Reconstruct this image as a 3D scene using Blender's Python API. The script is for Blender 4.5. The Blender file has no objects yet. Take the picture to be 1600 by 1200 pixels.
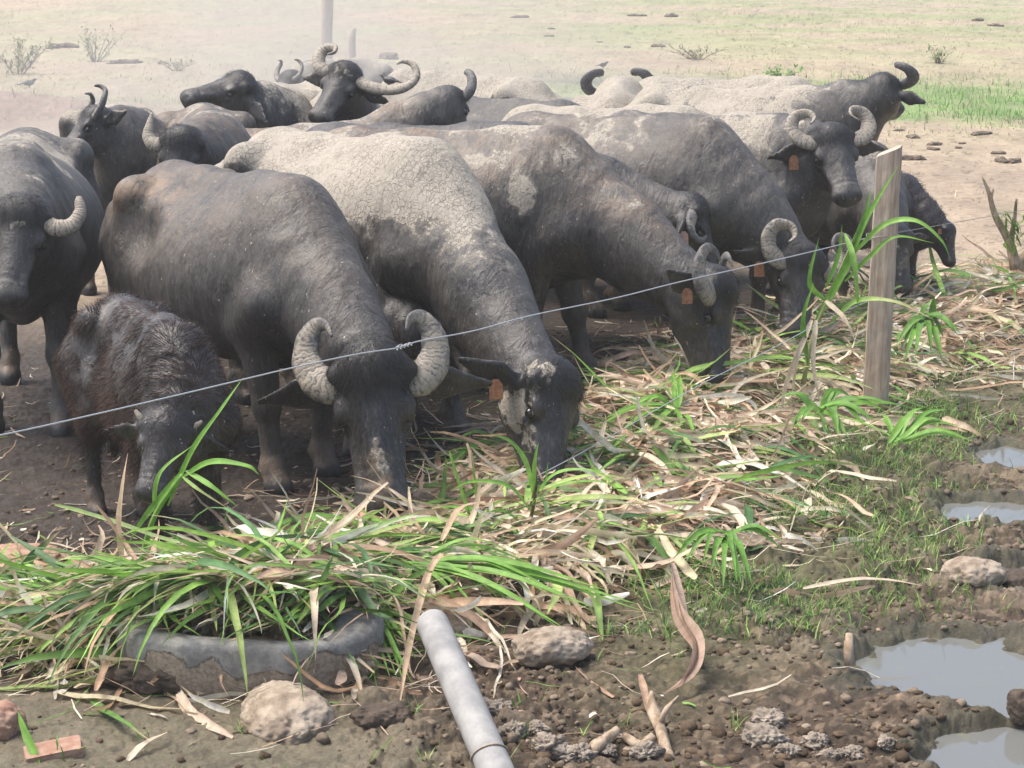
import bpy, math, random, time
import numpy as np
from mathutils import Vector
T0 = time.time()
rng = np.random.default_rng(7)
random.seed(7)
sc = bpy.context.scene
COL = sc.collection
R = math.radians

# ------------------------------------------------------------------ camera
FPX, HC = 3200.0, 2.4                      # focal length in photo pixels (1600 wide), eye height
PITCH = math.atan(690 / 3200)
cam_d = bpy.data.cameras.new("camera"); cam = bpy.data.objects.new("camera", cam_d); COL.objects.link(cam)
cam.location = (0, 0, HC); cam.rotation_euler = (math.pi / 2 - PITCH, 0, 0)
cam_d.sensor_width = 36; cam_d.lens = 36 * FPX / 1600; cam_d.clip_start = 0.1; cam_d.clip_end = 3000
sc.camera = cam

# ------------------------------------------------------------------ sky, sun, exposure
world = bpy.data.worlds.new("World"); sc.world = world; world.use_nodes = True
wn = world.node_tree; bg = wn.nodes["Background"]
sky = wn.nodes.new("ShaderNodeTexSky"); sky.sky_type = 'NISHITA'; sky.sun_disc = False
SUN_EL, SUN_AZ = 64.0, -78.0              # azimuth measured from +Y towards +X
sky.sun_elevation = R(SUN_EL); sky.sun_rotation = R(SUN_AZ)
sky.air_density = 1.0; sky.dust_density = 4.0; sky.ozone_density = 0.4
wn.links.new(sky.outputs[0], bg.inputs[0]); bg.inputs[1].default_value = 0.15
sl = bpy.data.lights.new("sun", 'SUN'); sun = bpy.data.objects.new("sun", sl); COL.objects.link(sun)
sl.energy = 2.5; sl.angle = R(36); sl.color = (1, 0.945, 0.875)
sd = Vector((math.sin(R(SUN_AZ)) * math.cos(R(SUN_EL)), math.cos(R(SUN_AZ)) * math.cos(R(SUN_EL)), math.sin(R(SUN_EL))))
sun.rotation_euler = sd.to_track_quat('Z', 'Y').to_euler()
sc.view_settings.view_transform = 'Standard'; sc.view_settings.look = 'None'
sc.view_settings.gamma = 1; sc.view_settings.exposure = 0.8
sc.cycles.max_bounces = 6; sc.cycles.diffuse_bounces = 3; sc.cycles.glossy_bounces = 3
sc.cycles.transparent_max_bounces = 8; sc.cycles.volume_bounces = 0
sc.cycles.use_denoising = True
GRID = 0.0105                              # cell of the animals' surfaces

# ------------------------------------------------------------------ measuring helpers (photo pixel -> place)
CP, SP = math.cos(PITCH), math.sin(PITCH)
def ray(u, v):
    x = (u - 800) / FPX; y = -(v - 600) / FPX
    return np.array([x, CP + y * SP, -SP + y * CP])
def G(u, v, z=0.0):
    r = ray(u, v); t = (z - HC) / r[2]; return np.array([0, 0, HC]) + t * r
def AT(u, v, Y):
    r = ray(u, v); t = Y / r[1]; return np.array([0, 0, HC]) + t * r

# ------------------------------------------------------------------ noise
_perm = np.random.default_rng(3).permutation(256); _perm = np.concatenate([_perm, _perm, _perm])
_val = np.random.default_rng(4).random(256).astype(np.float32) * 2 - 1
def vnoise(x, y, z=0.0):
    x, y, z = np.broadcast_arrays(np.asarray(x, np.float32), np.asarray(y, np.float32), np.asarray(z, np.float32))
    xi = np.floor(x); yi = np.floor(y); zi = np.floor(z)
    fx = x - xi; fy = y - yi; fz = z - zi
    xi = xi.astype(np.int64) & 255; yi = yi.astype(np.int64) & 255; zi = zi.astype(np.int64) & 255
    fx = fx * fx * (3 - 2 * fx); fy = fy * fy * (3 - 2 * fy); fz = fz * fz * (3 - 2 * fz)
    def h(a, b, c): return _val[_perm[_perm[_perm[a & 255] + (b & 255)] + (c & 255)]]
    def lp(a, b, t): return a + (b - a) * t
    r0 = lp(lp(h(xi, yi, zi), h(xi + 1, yi, zi), fx), lp(h(xi, yi + 1, zi), h(xi + 1, yi + 1, zi), fx), fy)
    r1 = lp(lp(h(xi, yi, zi + 1), h(xi + 1, yi, zi + 1), fx), lp(h(xi, yi + 1, zi + 1), h(xi + 1, yi + 1, zi + 1), fx), fy)
    return lp(r0, r1, fz)
def fbm(x, y, z=0.0, o=4, g=0.5):
    s = 0; a = 1; t = 0
    for i in range(o):
        s = s + a * vnoise(np.asarray(x) * 2 ** i + 17.3 * i, np.asarray(y) * 2 ** i + 5.1 * i, np.asarray(z) * 2 ** i + 9.7 * i); t += a; a *= g
    return s / t
def sstep(a, b, x):
    t = np.clip((np.asarray(x) - a) / (b - a), 0, 1); return t * t * (3 - 2 * t)

# ------------------------------------------------------------------ object helpers
def mesh_from(name, V, Fq, mat, smooth=True, attrs=None, parent=None, tri=False):
    V = np.asarray(V, np.float32); Fq = np.asarray(Fq, np.int32)
    me = bpy.data.meshes.new(name); n = Fq.shape[1]
    me.vertices.add(len(V)); me.vertices.foreach_set("co", V.ravel())
    me.loops.add(Fq.size); me.loops.foreach_set("vertex_index", Fq.ravel())
    me.polygons.add(len(Fq)); me.polygons.foreach_set("loop_start", np.arange(0, Fq.size, n, dtype=np.int32))
    me.update(calc_edges=True)
    me.polygons.foreach_set("use_smooth", np.full(len(Fq), smooth))
    if attrs:
        for k, a in attrs.items():
            a = np.asarray(a, np.float32); c = np.ones((len(V), 4), np.float32); c[:, :a.shape[1]] = a
            at = me.color_attributes.new(k, 'FLOAT_COLOR', 'POINT'); at.data.foreach_set("color", c.ravel())
    me.materials.append(mat)
    o = bpy.data.objects.new(name, me); COL.objects.link(o)
    if parent is not None: o.parent = parent
    return o
def tag(o, label=None, cat=None, group=None, kind=None):
    if label: o["label"] = label
    if cat: o["category"] = cat
    if group: o["group"] = group
    if kind: o["kind"] = kind
    return o
def empty(name, loc=(0, 0, 0), rz=0):
    o = bpy.data.objects.new(name, None); COL.objects.link(o); o.location = loc; o.rotation_euler = (0, 0, rz); o.empty_display_size = .1
    return o
def catmull(P, n):
    P = np.asarray(P, float); Q = np.vstack([2 * P[0] - P[1], P, 2 * P[-1] - P[-2]])
    out = []; m = len(P) - 1
    for t in np.linspace(0, m, n):
        i = min(int(t), m - 1); f = t - i; a, b, c, d = Q[i:i + 4]
        out.append(.5 * (2 * b + (c - a) * f + (2 * a - 5 * b + 4 * c - d) * f * f + (3 * b - a - 3 * c + d) * f ** 3))
    return np.array(out)
def tube(P, rad, seg=10, flat=1.0, flatdir=None, rmod=None, cap=True):
    """swept tube: P (n,3), rad (n,), optional flattening"""
    P = np.asarray(P, float); n = len(P); rad = np.broadcast_to(rad, (n,))
    Tn = np.gradient(P, axis=0); Tn /= np.linalg.norm(Tn, axis=1)[:, None] + 1e-12
    ref = np.array([0.1, 0.2, 1.0]) if flatdir is None else np.asarray(flatdir, float)
    V = []; N = ref - Tn[0] * np.dot(ref, Tn[0])
    if np.linalg.norm(N) < .1: N = np.array([1., .1, 0]); N -= Tn[0] * np.dot(N, Tn[0])
    N /= np.linalg.norm(N)
    ang = np.arange(seg) / seg * 2 * np.pi
    for i in range(n):
        N = N - Tn[i] * np.dot(N, Tn[i]); N /= np.linalg.norm(N) + 1e-12; B = np.cross(Tn[i], N)
        r = rad[i] * (1 if rmod is None else rmod(i / (n - 1), ang))
        V.append(P[i] + (np.cos(ang) * r * flat)[:, None] * N + (np.sin(ang) * r)[:, None] * B)
    V = np.vstack(V); Fq = []
    for i in range(n - 1):
        for j in range(seg):
            k = (j + 1) % seg; Fq.append((i * seg + j, i * seg + k, (i + 1) * seg + k, (i + 1) * seg + j))
    if cap:
        c0 = len(V); V = np.vstack([V, P[0], P[-1]])
        for j in range(0, seg):
            k = (j + 1) % seg
            Fq.append((c0, k, j, c0)) ; Fq.append((c0 + 1, (n - 1) * seg + j, (n - 1) * seg + k, c0 + 1))
    return V, np.array(Fq)
def fan_fix(name, V, Fq, mat, **k):
    """mesh with quads some of which are triangles (first == last)"""
    me = bpy.data.meshes.new(name); faces = [tuple(f[:3]) if f[0] == f[3] else tuple(f) for f in np.asarray(Fq).tolist()]
    me.from_pydata([tuple(v) for v in np.asarray(V, float)], [], faces); me.update()
    me.polygons.foreach_set("use_smooth", np.full(len(me.polygons), k.get('smooth', True)))
    if k.get('attrs'):
        for kk, a in k['attrs'].items():
            a = np.asarray(a, np.float32); c = np.ones((len(V), 4), np.float32); c[:, :a.shape[1]] = a
            at = me.color_attributes.new(kk, 'FLOAT_COLOR', 'POINT'); at.data.foreach_set("color", c.ravel())
    me.materials.append(mat); o = bpy.data.objects.new(name, me); COL.objects.link(o)
    if k.get('parent') is not None: o.parent = k['parent']
    return o

# ------------------------------------------------------------------ material helpers
class NT:
    def __init__(s, name):
        s.m = bpy.data.materials.new(name); s.m.use_nodes = True; s.t = s.m.node_tree
        s.b = s.t.nodes["Principled BSDF"]; s.out = s.t.nodes["Material Output"]
    def n(s, typ, **kw):
        nd = s.t.nodes.new("ShaderNode" + typ)
        for k, v in kw.items(): setattr(nd, k, v)
        return nd
    def put(s, sock, v):
        if isinstance(v, bpy.types.NodeSocket): s.t.links.new(v, sock)
        elif isinstance(v, (tuple, list)) and len(v) == 3 and sock.type == 'RGBA': sock.default_value = (*v, 1)
        else: sock.default_value = v
    def mix(s, f, a, b, mode='MIX'):
        nd = s.n("Mix", data_type='RGBA', blend_type=mode); s.put(nd.inputs[0], f); s.put(nd.inputs[6], a); s.put(nd.inputs[7], b); return nd.outputs[2]
    def math(s, op, a, b=0.0, c=0.0, clamp=False):
        nd = s.n("Math", operation=op, use_clamp=clamp); s.put(nd.inputs[0], a); s.put(nd.inputs[1], b); s.put(nd.inputs[2], c); return nd.outputs[0]
    def ramp(s, f, lo, hi):
        nd = s.n("MapRange", interpolation_type='SMOOTHSTEP'); s.put(nd.inputs[0], f); nd.inputs[1].default_value = lo; nd.inputs[2].default_value = hi; return nd.outputs[0]
    def noise(s, vec, scale, detail=4, rough=.55, dist=0.0):
        nd = s.n("TexNoise"); 
        if vec is not None: s.put(nd.inputs["Vector"], vec)
        nd.inputs["Scale"].default_value = scale; nd.inputs["Detail"].default_value = detail; nd.inputs["Roughness"].default_value = rough; nd.inputs["Distortion"].default_value = dist
        return nd.outputs[0]
    def coord(s): 
        if not hasattr(s, '_c'): s._c = s.n("TexCoord").outputs["Object"]
        return s._c
    def scaled(s, vec, sc3, loc=(0, 0, 0), rot=(0, 0, 0)):
        nd = s.n("Mapping"); s.put(nd.inputs[0], vec); nd.inputs[1].default_value = loc; nd.inputs[2].default_value = rot; nd.inputs[3].default_value = sc3; return nd.outputs[0]
    def vor(s, vec, scale, feature='F1'):
        nd = s.n("TexVoronoi", feature=feature); s.put(nd.inputs["Vector"], vec); nd.inputs["Scale"].default_value = scale; return nd.outputs
    def bump(s, h, strength, dist, prev=None):
        nd = s.n("Bump"); nd.inputs["Strength"].default_value = strength; nd.inputs["Distance"].default_value = dist; s.put(nd.inputs["Height"], h)
        if prev is not None: s.put(nd.inputs["Normal"], prev)
        return nd.outputs[0]
    def attr(s, name):
        nd = s.n("Attribute", attribute_name=name, attribute_type='GEOMETRY'); sp = s.n("SeparateColor"); s.put(sp.inputs[0], nd.outputs["Color"])
        return sp.outputs[0], sp.outputs[1], sp.outputs[2], nd.outputs["Alpha"], nd.outputs["Color"]
    def fin(s, col=None, rough=None, normal=None, spec=None, **kw):
        if col is not None: s.put(s.b.inputs["Base Color"], col)
        if rough is not None: s.put(s.b.inputs["Roughness"], rough)
        if normal is not None: s.put(s.b.inputs["Normal"], normal)
        if spec is not None: s.put(s.b.inputs["Specular IOR Level"], spec)
        for k, v in kw.items(): s.put(s.b.inputs[k.replace('_', ' ')], v)
        return s.m

def hide_material(name, base_a, base_b, mudc=(.39, .35, .285)):
    k = NT(name); c = k.coord(); oi = k.n("ObjectInfo")
    add = k.n("VectorMath", operation='ADD'); k.put(add.inputs[0], c)
    cmb = k.n("CombineXYZ"); k.put(cmb.inputs[0], k.math('MULTIPLY', oi.outputs["Random"], 37.0)); k.put(cmb.inputs[1], k.math('MULTIPLY', oi.outputs["Random"], 11.0)); k.put(add.inputs[1], cmb.outputs[0])
    c = add.outputs[0]
    mud, dust, dark, tan, _ = k.attr("mk")
    big = k.noise(c, 3.2, 5, .6, .4); mid = k.noise(c, 14, 5, .65)
    hair = k.noise(k.scaled(c, (1, 1, .22)), 130, 3, .6, .5)
    hair2 = k.noise(k.scaled(c, (.6, 1, .3), rot=(0, .5, 0)), 45, 4, .7, .8)
    col = k.mix(k.ramp(big, .38, .62), base_a, base_b)
    col = k.mix(k.ramp(hair, .42, .82), col, k.mix(.5, col, (.118, .113, .107)))
    col = k.mix(k.math('MULTIPLY', k.ramp(hair2, .5, .72), .4), col, (.135, .127, .114))
    # film of dust
    df = k.math('MULTIPLY', dust, k.ramp(k.math('ADD', k.math('MULTIPLY', mid, .5), k.math('MULTIPLY', hair2, .5)), .28, .66), clamp=True)
    col = k.mix(k.math('MULTIPLY', df, .62), col, (.19, .18, .163))
    tf = k.math('MULTIPLY', tan, k.ramp(k.noise(c, 9, 5, .7), .35, .6), clamp=True)
    col = k.mix(k.math('MULTIPLY', tf, .7), col, (.30, .20, .12))
    col = k.mix(dark, col, (.013, .013, .015))
    # dried spatters
    sp_ = k.ramp(k.noise(k.scaled(c, (1, 1, .5)), 75, 2, .5), .70, .735); col = k.mix(k.math('MULTIPLY', sp_, k.ramp(k.noise(c, 5, 2), .42, .6)), col, (.42, .37, .29))
    # cracked mud
    wv = k.n("VectorMath", operation='ADD'); k.put(wv.inputs[0], c)
    nz = k.n("TexNoise"); k.put(nz.inputs["Vector"], c); nz.inputs["Scale"].default_value = 14
    sc_ = k.n("VectorMath", operation='SCALE'); k.put(sc_.inputs[0], nz.outputs["Color"]); sc_.inputs[3].default_value = .07; k.put(wv.inputs[1], sc_.outputs[0])
    vd = k.vor(k.scaled(wv.outputs[0], (1.0, 1.0, .7)), 46, 'DISTANCE_TO_EDGE')[0]
    vd2 = k.vor(wv.outputs[0], 120, 'DISTANCE_TO_EDGE')[0]
    crv = k.math('MULTIPLY', k.ramp(k.noise(c, 7, 3, .6), .35, .6), .055)
    crack = k.math('MULTIPLY', k.ramp(k.math('SUBTRACT', vd, crv), -.02, .03), k.ramp(vd2, -.05, .03))
    crack = k.math('MULTIPLY', crack, k.ramp(k.noise(wv.outputs[0], 26, 4, .7), .3, .42))
    nm = k.math('ADD', k.math('MULTIPLY', k.noise(c, 11, 6, .72), .62), k.math('MULTIPLY', k.noise(c, 46, 3, .6), .38))
    nm = k.math('ADD', nm, k.math('MULTIPLY', k.math('SUBTRACT', k.noise(c, 3.6, 5, .68, .5), .55), 1.9))
    mm = k.math('ADD', k.math('MULTIPLY', mud, 1.25), k.math('SUBTRACT', nm, 1.02))
    film = k.ramp(mm, -.22, .12); patch = k.ramp(mm, .0, .035)
    flake = k.math('MULTIPLY', patch, crack)
    col = k.mix(k.math('MULTIPLY', film, .62), col, k.mix(.4, mudc, (.2, .17, .135)))
    mvar = k.mix(k.noise(c, 30, 4, .7), tuple(x * .72 for x in mudc), tuple(min(1, x * 1.25) for x in mudc))
    col = k.mix(k.math('MULTIPLY', flake, .93), col, mvar)
    # relief
    fold = k.noise(k.scaled(c, (2.2, 1, .8)), 9, 4, .6, .6)
    nrm = k.bump(fold, .55, .022); nrm = k.bump(k.noise(k.scaled(c, (1, 1, .6)), 30, 5, .7), .35, .006, nrm)
    nrm = k.bump(k.math('ADD', k.math('MULTIPLY', hair, .6), hair2), .5, .005, nrm)
    nrm = k.bump(flake, .55, .005, nrm)
    rough = k.math('ADD', .43, k.math('MULTIPLY', k.math('MAXIMUM', film, df), .4), clamp=True)
    return k.fin(col, rough, nrm, .5)

def attr_mat(name, rough=.6, bumps=((40, .3, .004),), tint=(.6, 1.35), sc_=30, spec=.3, trans=0):
    k = NT(name); c = k.coord(); _, _, _, _, col = k.attr("tint")
    n = k.noise(c, sc_, 4, .65); cc = k.n("CombineColor")
    f = k.n("MapRange"); k.put(f.inputs[0], n); f.inputs[1].default_value = .3; f.inputs[2].default_value = .7; f.inputs[3].default_value = tint[0]; f.inputs[4].default_value = tint[1]
    for i in range(3): k.put(cc.inputs[i], f.outputs[0])
    col = k.mix(1.0, col, cc.outputs[0], 'MULTIPLY'); nrm = None
    for s_, st, d in bumps: nrm = k.bump(k.noise(c, s_, 5, .65), st, d, nrm)
    k.fin(col, rough, nrm, spec)
    if trans:
        tr = k.n("BsdfTranslucent"); k.put(tr.inputs[0], col); mx = k.n("MixShader"); mx.inputs[0].default_value = trans
        k.put(mx.inputs[1], k.b.outputs[0]); k.put(mx.inputs[2], tr.outputs[0]); k.put(k.out.inputs[0], mx.outputs[0])
    return k.m
def simple(name, a, b, scale=20, rough=.7, bump=.4, dist=.004, spec=.3, stretch=(1, 1, 1), detail=5, lo=.35, hi=.65):
    k = NT(name); c = k.scaled(k.coord(), stretch); n = k.noise(c, scale, detail, .65)
    return k.fin(k.mix(k.ramp(n, lo, hi), a, b), rough, k.bump(n, bump, dist), spec)

M = {}
M['hide'] = hide_material("buffalo_hide", (.010, .010, .012), (.042, .037, .032))
M['calf'] = hide_material("calf_hide", (.016, .013, .012), (.035, .026, .024))
def horn_mat():
    k = NT("horn"); c = k.coord(); r_, g_, b_, a_, _ = k.attr("hn")  # r = along, g = mud amount
    n = k.noise(c, 60, 5, .7); n2 = k.noise(c, 22, 4, .6)
    w = k.n("TexWave"); cx = k.n("CombineXYZ"); k.put(cx.inputs[0], k.math('ADD', r_, k.math('MULTIPLY', k.noise(c, 16, 4, .6), .16))); k.put(w.inputs["Vector"], cx.outputs[0]); w.inputs["Scale"].default_value = 7; w.inputs["Distortion"].default_value = 0.0
    base = k.mix(k.ramp(n, .3, .7), (.06, .06, .065), (.17, .165, .155))
    base = k.mix(k.ramp(r_, .45, 1.0), base, (.12, .115, .11))
    f = k.math('MULTIPLY', k.ramp(k.math('ADD', k.math('MULTIPLY', n2, .6), g_), .62, .82), k.ramp(k.math('ADD', w.outputs[1], n), .35, .8))
    col = k.mix(k.math('MULTIPLY', f, .9), base, k.mix(n, (.20, .165, .12), (.50, .44, .35)))
    return k.fin(col, .55, k.bump(k.math('ADD', n, k.math('MULTIPLY', w.outputs[1], .5)), .6, .004), .35)
M['horn'] = horn_mat()
k = NT("eye"); M['eye'] = k.fin((.006, .004, .003), .08, None, .8)
M['tag'] = simple("ear_tag_orange", (.22, .09, .04), (.36, .17, .08), 60, .55, .1)
M['tag_pink'] = simple("ear_tag_pink", (.5, .28, .2), (.62, .38, .28), 60, .5, .1)
M['tag_yellow'] = simple("ear_button_yellow", (.65, .5, .2), (.75, .6, .3), 60, .5, .1)
k = NT("coat_hair"); a = k.attr("tint"); M['coat'] = k.fin(a[4], .65, None, .12)
M['blade'] = attr_mat("leaf_blade", .5, ((90, .3, .002),), (.75, 1.25), 25, .35, .34)
M['ground_grass'] = attr_mat("grass_blade", .6, (), (.8, 1.2), 25, .25, .2)
M['wood'] = None

# ------------------------------------------------------------------ implicit surfaces for the animals
class Sdf:
    def __init__(s, h): s.h = h; s.ops = []
    @staticmethod
    def _bb(*pts, r): p = np.array(pts); return p.min(0) - r, p.max(0) + r
    def cap(s, a, b, ra, rb, k=.05, sq=None, n=None, cut=False):
        a = np.array(a, float); b = np.array(b, float); r = max(ra, rb)
        s.ops.append(('c', a, b, ra, rb, k, sq, None if n is None else np.array(n, float) / np.linalg.norm(n), cut) + s._bb(a, b, r=r + k + .02))
    def ell(s, c, r, k=.05, ax=None, cut=False):
        c = np.array(c, float); r = np.array(r, float)
        s.ops.append(('e', c, r, np.eye(3) if ax is None else np.array(ax, float), 0, k, None, None, cut) + s._bb(c, r=r.max() + k + .02))
    def build(s):
        h = s.h; lo = np.min([o[-2] for o in s.ops if not o[8]], axis=0) - 2 * h; hi = np.max([o[-1] for o in s.ops if not o[8]], axis=0) + 2 * h
        n = np.ceil((hi - lo) / h).astype(int) + 1
        Fv = np.full(n, .5, np.float32); ax = [(lo[i] + h * np.arange(n[i])).astype(np.float32) for i in range(3)]
        for o in s.ops:
            i0 = np.clip(np.floor((o[-2] - lo) / h).astype(int), 0, n - 1); i1 = np.clip(np.ceil((o[-1] - lo) / h).astype(int) + 1, 1, n)
            if (i1 <= i0).any(): continue
            X = ax[0][i0[0]:i1[0]][:, None, None]; Y = ax[1][i0[1]:i1[1]][None, :, None]; Z = ax[2][i0[2]:i1[2]][None, None, :]
            if o[0] == 'c':
                _, a, b, ra, rb, k, sq, nn, cut = o[:9]
                px_, py_, pz_ = X - np.float32(a[0]), Y - np.float32(a[1]), Z - np.float32(a[2]); ba = b - a
                if sq is not None:
                    f = np.float32(sq - 1); dn = (px_ * np.float32(nn[0]) + py_ * np.float32(nn[1]) + pz_ * np.float32(nn[2])) * f
                    px_ = px_ + dn * np.float32(nn[0]); py_ = py_ + dn * np.float32(nn[1]); pz_ = pz_ + dn * np.float32(nn[2]); ba = ba + f * np.dot(ba, nn) * nn
                bb = np.float32(max(np.dot(ba, ba), 1e-9)); ba = ba.astype(np.float32)
                t = np.clip((px_ * ba[0] + py_ * ba[1] + pz_ * ba[2]) / bb, 0, 1)
                d = np.sqrt((px_ - t * ba[0]) ** 2 + (py_ - t * ba[1]) ** 2 + (pz_ - t * ba[2]) ** 2) - (np.float32(ra) + t * np.float32(rb - ra))
            else:
                _, c_, r_, A, _, k, _, _, cut = o[:9]
                px_, py_, pz_ = X - np.float32(c_[0]), Y - np.float32(c_[1]), Z - np.float32(c_[2]); k0 = 0; k1 = 0
                for j in range(3):
                    q = (px_ * np.float32(A[j][0]) + py_ * np.float32(A[j][1]) + pz_ * np.float32(A[j][2])) / np.float32(r_[j]); k0 = k0 + q * q; k1 = k1 + (q / np.float32(r_[j])) ** 2
                k0 = np.sqrt(k0); k1 = np.sqrt(k1) + 1e-6; d = k0 * (k0 - 1) / k1
            S = (slice(i0[0], i1[0]), slice(i0[1], i1[1]), slice(i0[2], i1[2])); F = Fv[S]; k = np.float32(k)
            if cut:
                d = -d; hh = np.maximum(k - np.abs(F - d), 0) / k; Fv[S] = np.maximum(F, d) + hh * hh * k * np.float32(.25)
            else:
                hh = np.maximum(k - np.abs(F - d), 0) / k; Fv[S] = np.minimum(F, d) - hh * hh * k * np.float32(.25)
        return surface_nets(Fv, lo, h)
def surface_nets(F, lo, h):
    ins = F < 0; nx, ny, nz = F.shape
    cnt = np.zeros((nx - 1, ny - 1, nz - 1), np.uint8)
    for dx in (0, 1):
        for dy in (0, 1):
            for dz in (0, 1): cnt += ins[dx:nx - 1 + dx, dy:ny - 1 + dy, dz:nz - 1 + dz]
    act = (cnt > 0) & (cnt < 8); idx = np.argwhere(act); m = len(idx)
    imap = np.full(act.shape, -1, np.int32); imap[act] = np.arange(m)
    i, j, k = idx.T; cv = {}
    for c in np.ndindex(2, 2, 2): cv[c] = F[i + c[0], j + c[1], k + c[2]]
    P = np.zeros((m, 3)); W = np.zeros(m)
    for axis in range(3):
        for a in (0, 1):
            for b in (0, 1):
                c0 = [a, b]; c0.insert(axis, 0); c1 = list(c0); c1[axis] = 1
                f0 = cv[tuple(c0)]; f1 = cv[tuple(c1)]; x = (f0 < 0) != (f1 < 0)
                t = np.where(x, f0 / np.where(x, f0 - f1, 1), 0)
                q = np.tile(np.array(c0, float), (m, 1)); q[:, axis] = t
                P += q * x[:, None]; W += x
    P = (idx + P / W[:, None]) * h + lo
    faces = []
    for axis in range(3):
        A = [slice(None)] * 3; B = [slice(None)] * 3; A[axis] = slice(0, -1); B[axis] = slice(1, None)
        a_ = ins[tuple(A)]; b_ = ins[tuple(B)]; u, v = [q for q in range(3) if q != axis]
        if axis == 1: u, v = v, u
        for sgn, mk in ((0, a_ & ~b_), (1, ~a_ & b_)):
            e = np.argwhere(mk); ok = (e[:, u] > 0) & (e[:, v] > 0) & (e[:, u] < F.shape[u] - 1) & (e[:, v] < F.shape[v] - 1); e = e[ok]
            if not len(e): continue
            du = np.zeros(3, int); du[u] = 1; dv = np.zeros(3, int); dv[v] = 1
            q = [imap[tuple((e - x).T)] for x in (0 * du, du, du + dv, dv)]
            f = np.stack(q, 1); faces.append(f if sgn == 0 else f[:, ::-1])
    return P, np.vstack(faces)
def relax(P, Fq, it=2, w=.5):
    for _ in range(it):
        S = np.zeros_like(P); C = np.zeros(len(P))
        for a in range(4):
            for b in ((a + 1) % 4, (a + 3) % 4):
                np.add.at(S, Fq[:, a], P[Fq[:, b]]); np.add.at(C, Fq[:, a], 1)
        P = P * (1 - w) + w * S / C[:, None]
    return P
def vnormals(P, Fq):
    n = np.cross(P[Fq[:, 2]] - P[Fq[:, 0]], P[Fq[:, 3]] - P[Fq[:, 1]]); N = np.zeros_like(P)
    for a in range(4): np.add.at(N, Fq[:, a], n)
    return N / (np.linalg.norm(N, axis=1)[:, None] + 1e-12)

def hair_mesh(name, roots, dirs, nrm, length, width, cols, parent, seg=3, droop=.35):
    n = len(roots); length = np.broadcast_to(length, (n,)); V = np.zeros((n, (seg + 1) * 2, 3)); d = dirs.copy(); p = roots.copy()
    side = np.cross(d, nrm); side /= np.linalg.norm(side, axis=1)[:, None] + 1e-9
    tw = rng.normal(0, .6, (n, 1)); side = side * np.cos(tw) + nrm * np.sin(tw)
    for i in range(seg + 1):
        w = width * (1 - i / seg * .85) * .5
        V[:, 2 * i] = p - side * w; V[:, 2 * i + 1] = p + side * w
        p = p + d * (length / seg)[:, None]; d = d + np.array([0, 0, -droop / seg]) + rng.normal(0, .13, (n, 3)); dn = np.sum(d * nrm, 1)[:, None]; d = d + nrm * np.maximum(0, .12 - dn); d /= np.linalg.norm(d, axis=1)[:, None]
    base = (np.arange(n) * (seg + 1) * 2)[:, None]; Fq = np.concatenate([base + np.array([2 * i, 2 * i + 1, 2 * i + 3, 2 * i + 2]) for i in range(seg)])
    C = np.repeat(cols, (seg + 1) * 2, axis=0)
    return mesh_from(name, V.reshape(-1, 3), Fq, M['coat'], True, {'tint': C}, parent)

HORNS = {   # (side, along the face, out of the forehead, radius), in units of a 0.55 m head
 'curl': [(.09, .065, -.01, .062), (.145, .075, -.015, .064), (.195, .04, -.03, .06), (.222, -.03, -.04, .052), (.215, -.105, -.03, .042), (.178, -.155, -.005, .03), (.14, -.145, .025, .018), (.122, -.095, .05, .006)],
 'tight': [(.08, .05, 0, .054), (.14, .07, .01, .057), (.195, .03, .02, .055), (.215, -.05, .03, .049), (.185, -.115, .05, .04), (.125, -.115, .08, .029), (.105, -.06, .1, .02), (.135, -.015, .11, .01)],
 'wide': [(.08, .05, 0, .05), (.19, .085, 0, .05), (.33, .07, 0, .046), (.44, -.01, .01, .04), (.47, -.11, .03, .034), (.42, -.19, .05, .026), (.35, -.19, .06, .016), (.32, -.14, .07, .006)],
 'up': [(.085, .05, 0, .046), (.145, .06, .0, .045), (.195, .01, .02, .042), (.205, -.07, .05, .036), (.175, -.135, .08, .029), (.14, -.15, .13, .021), (.135, -.12, .17, .009)],
 'back': [(.085, .04, -.01, .044), (.14, .01, -.03, .042), (.18, -.08, -.06, .038), (.19, -.18, -.05, .032), (.165, -.25, .0, .025), (.13, -.26, .06, .016), (.12, -.22, .1, .007)],
 'down': [(.085, .05, -.02, .05), (.15, .08, -.05, .05), (.2, .13, -.09, .046), (.22, .2, -.1, .038), (.2, .26, -.07, .03), (.15, .28, -.02, .018), (.12, .26, .02, .007)],
 'stub': [(.07, .03, 0, .02), (.1, .02, .0, .019), (.125, -.0, .01, .016), (.14, -.02, .015, .009)],
}
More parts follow.
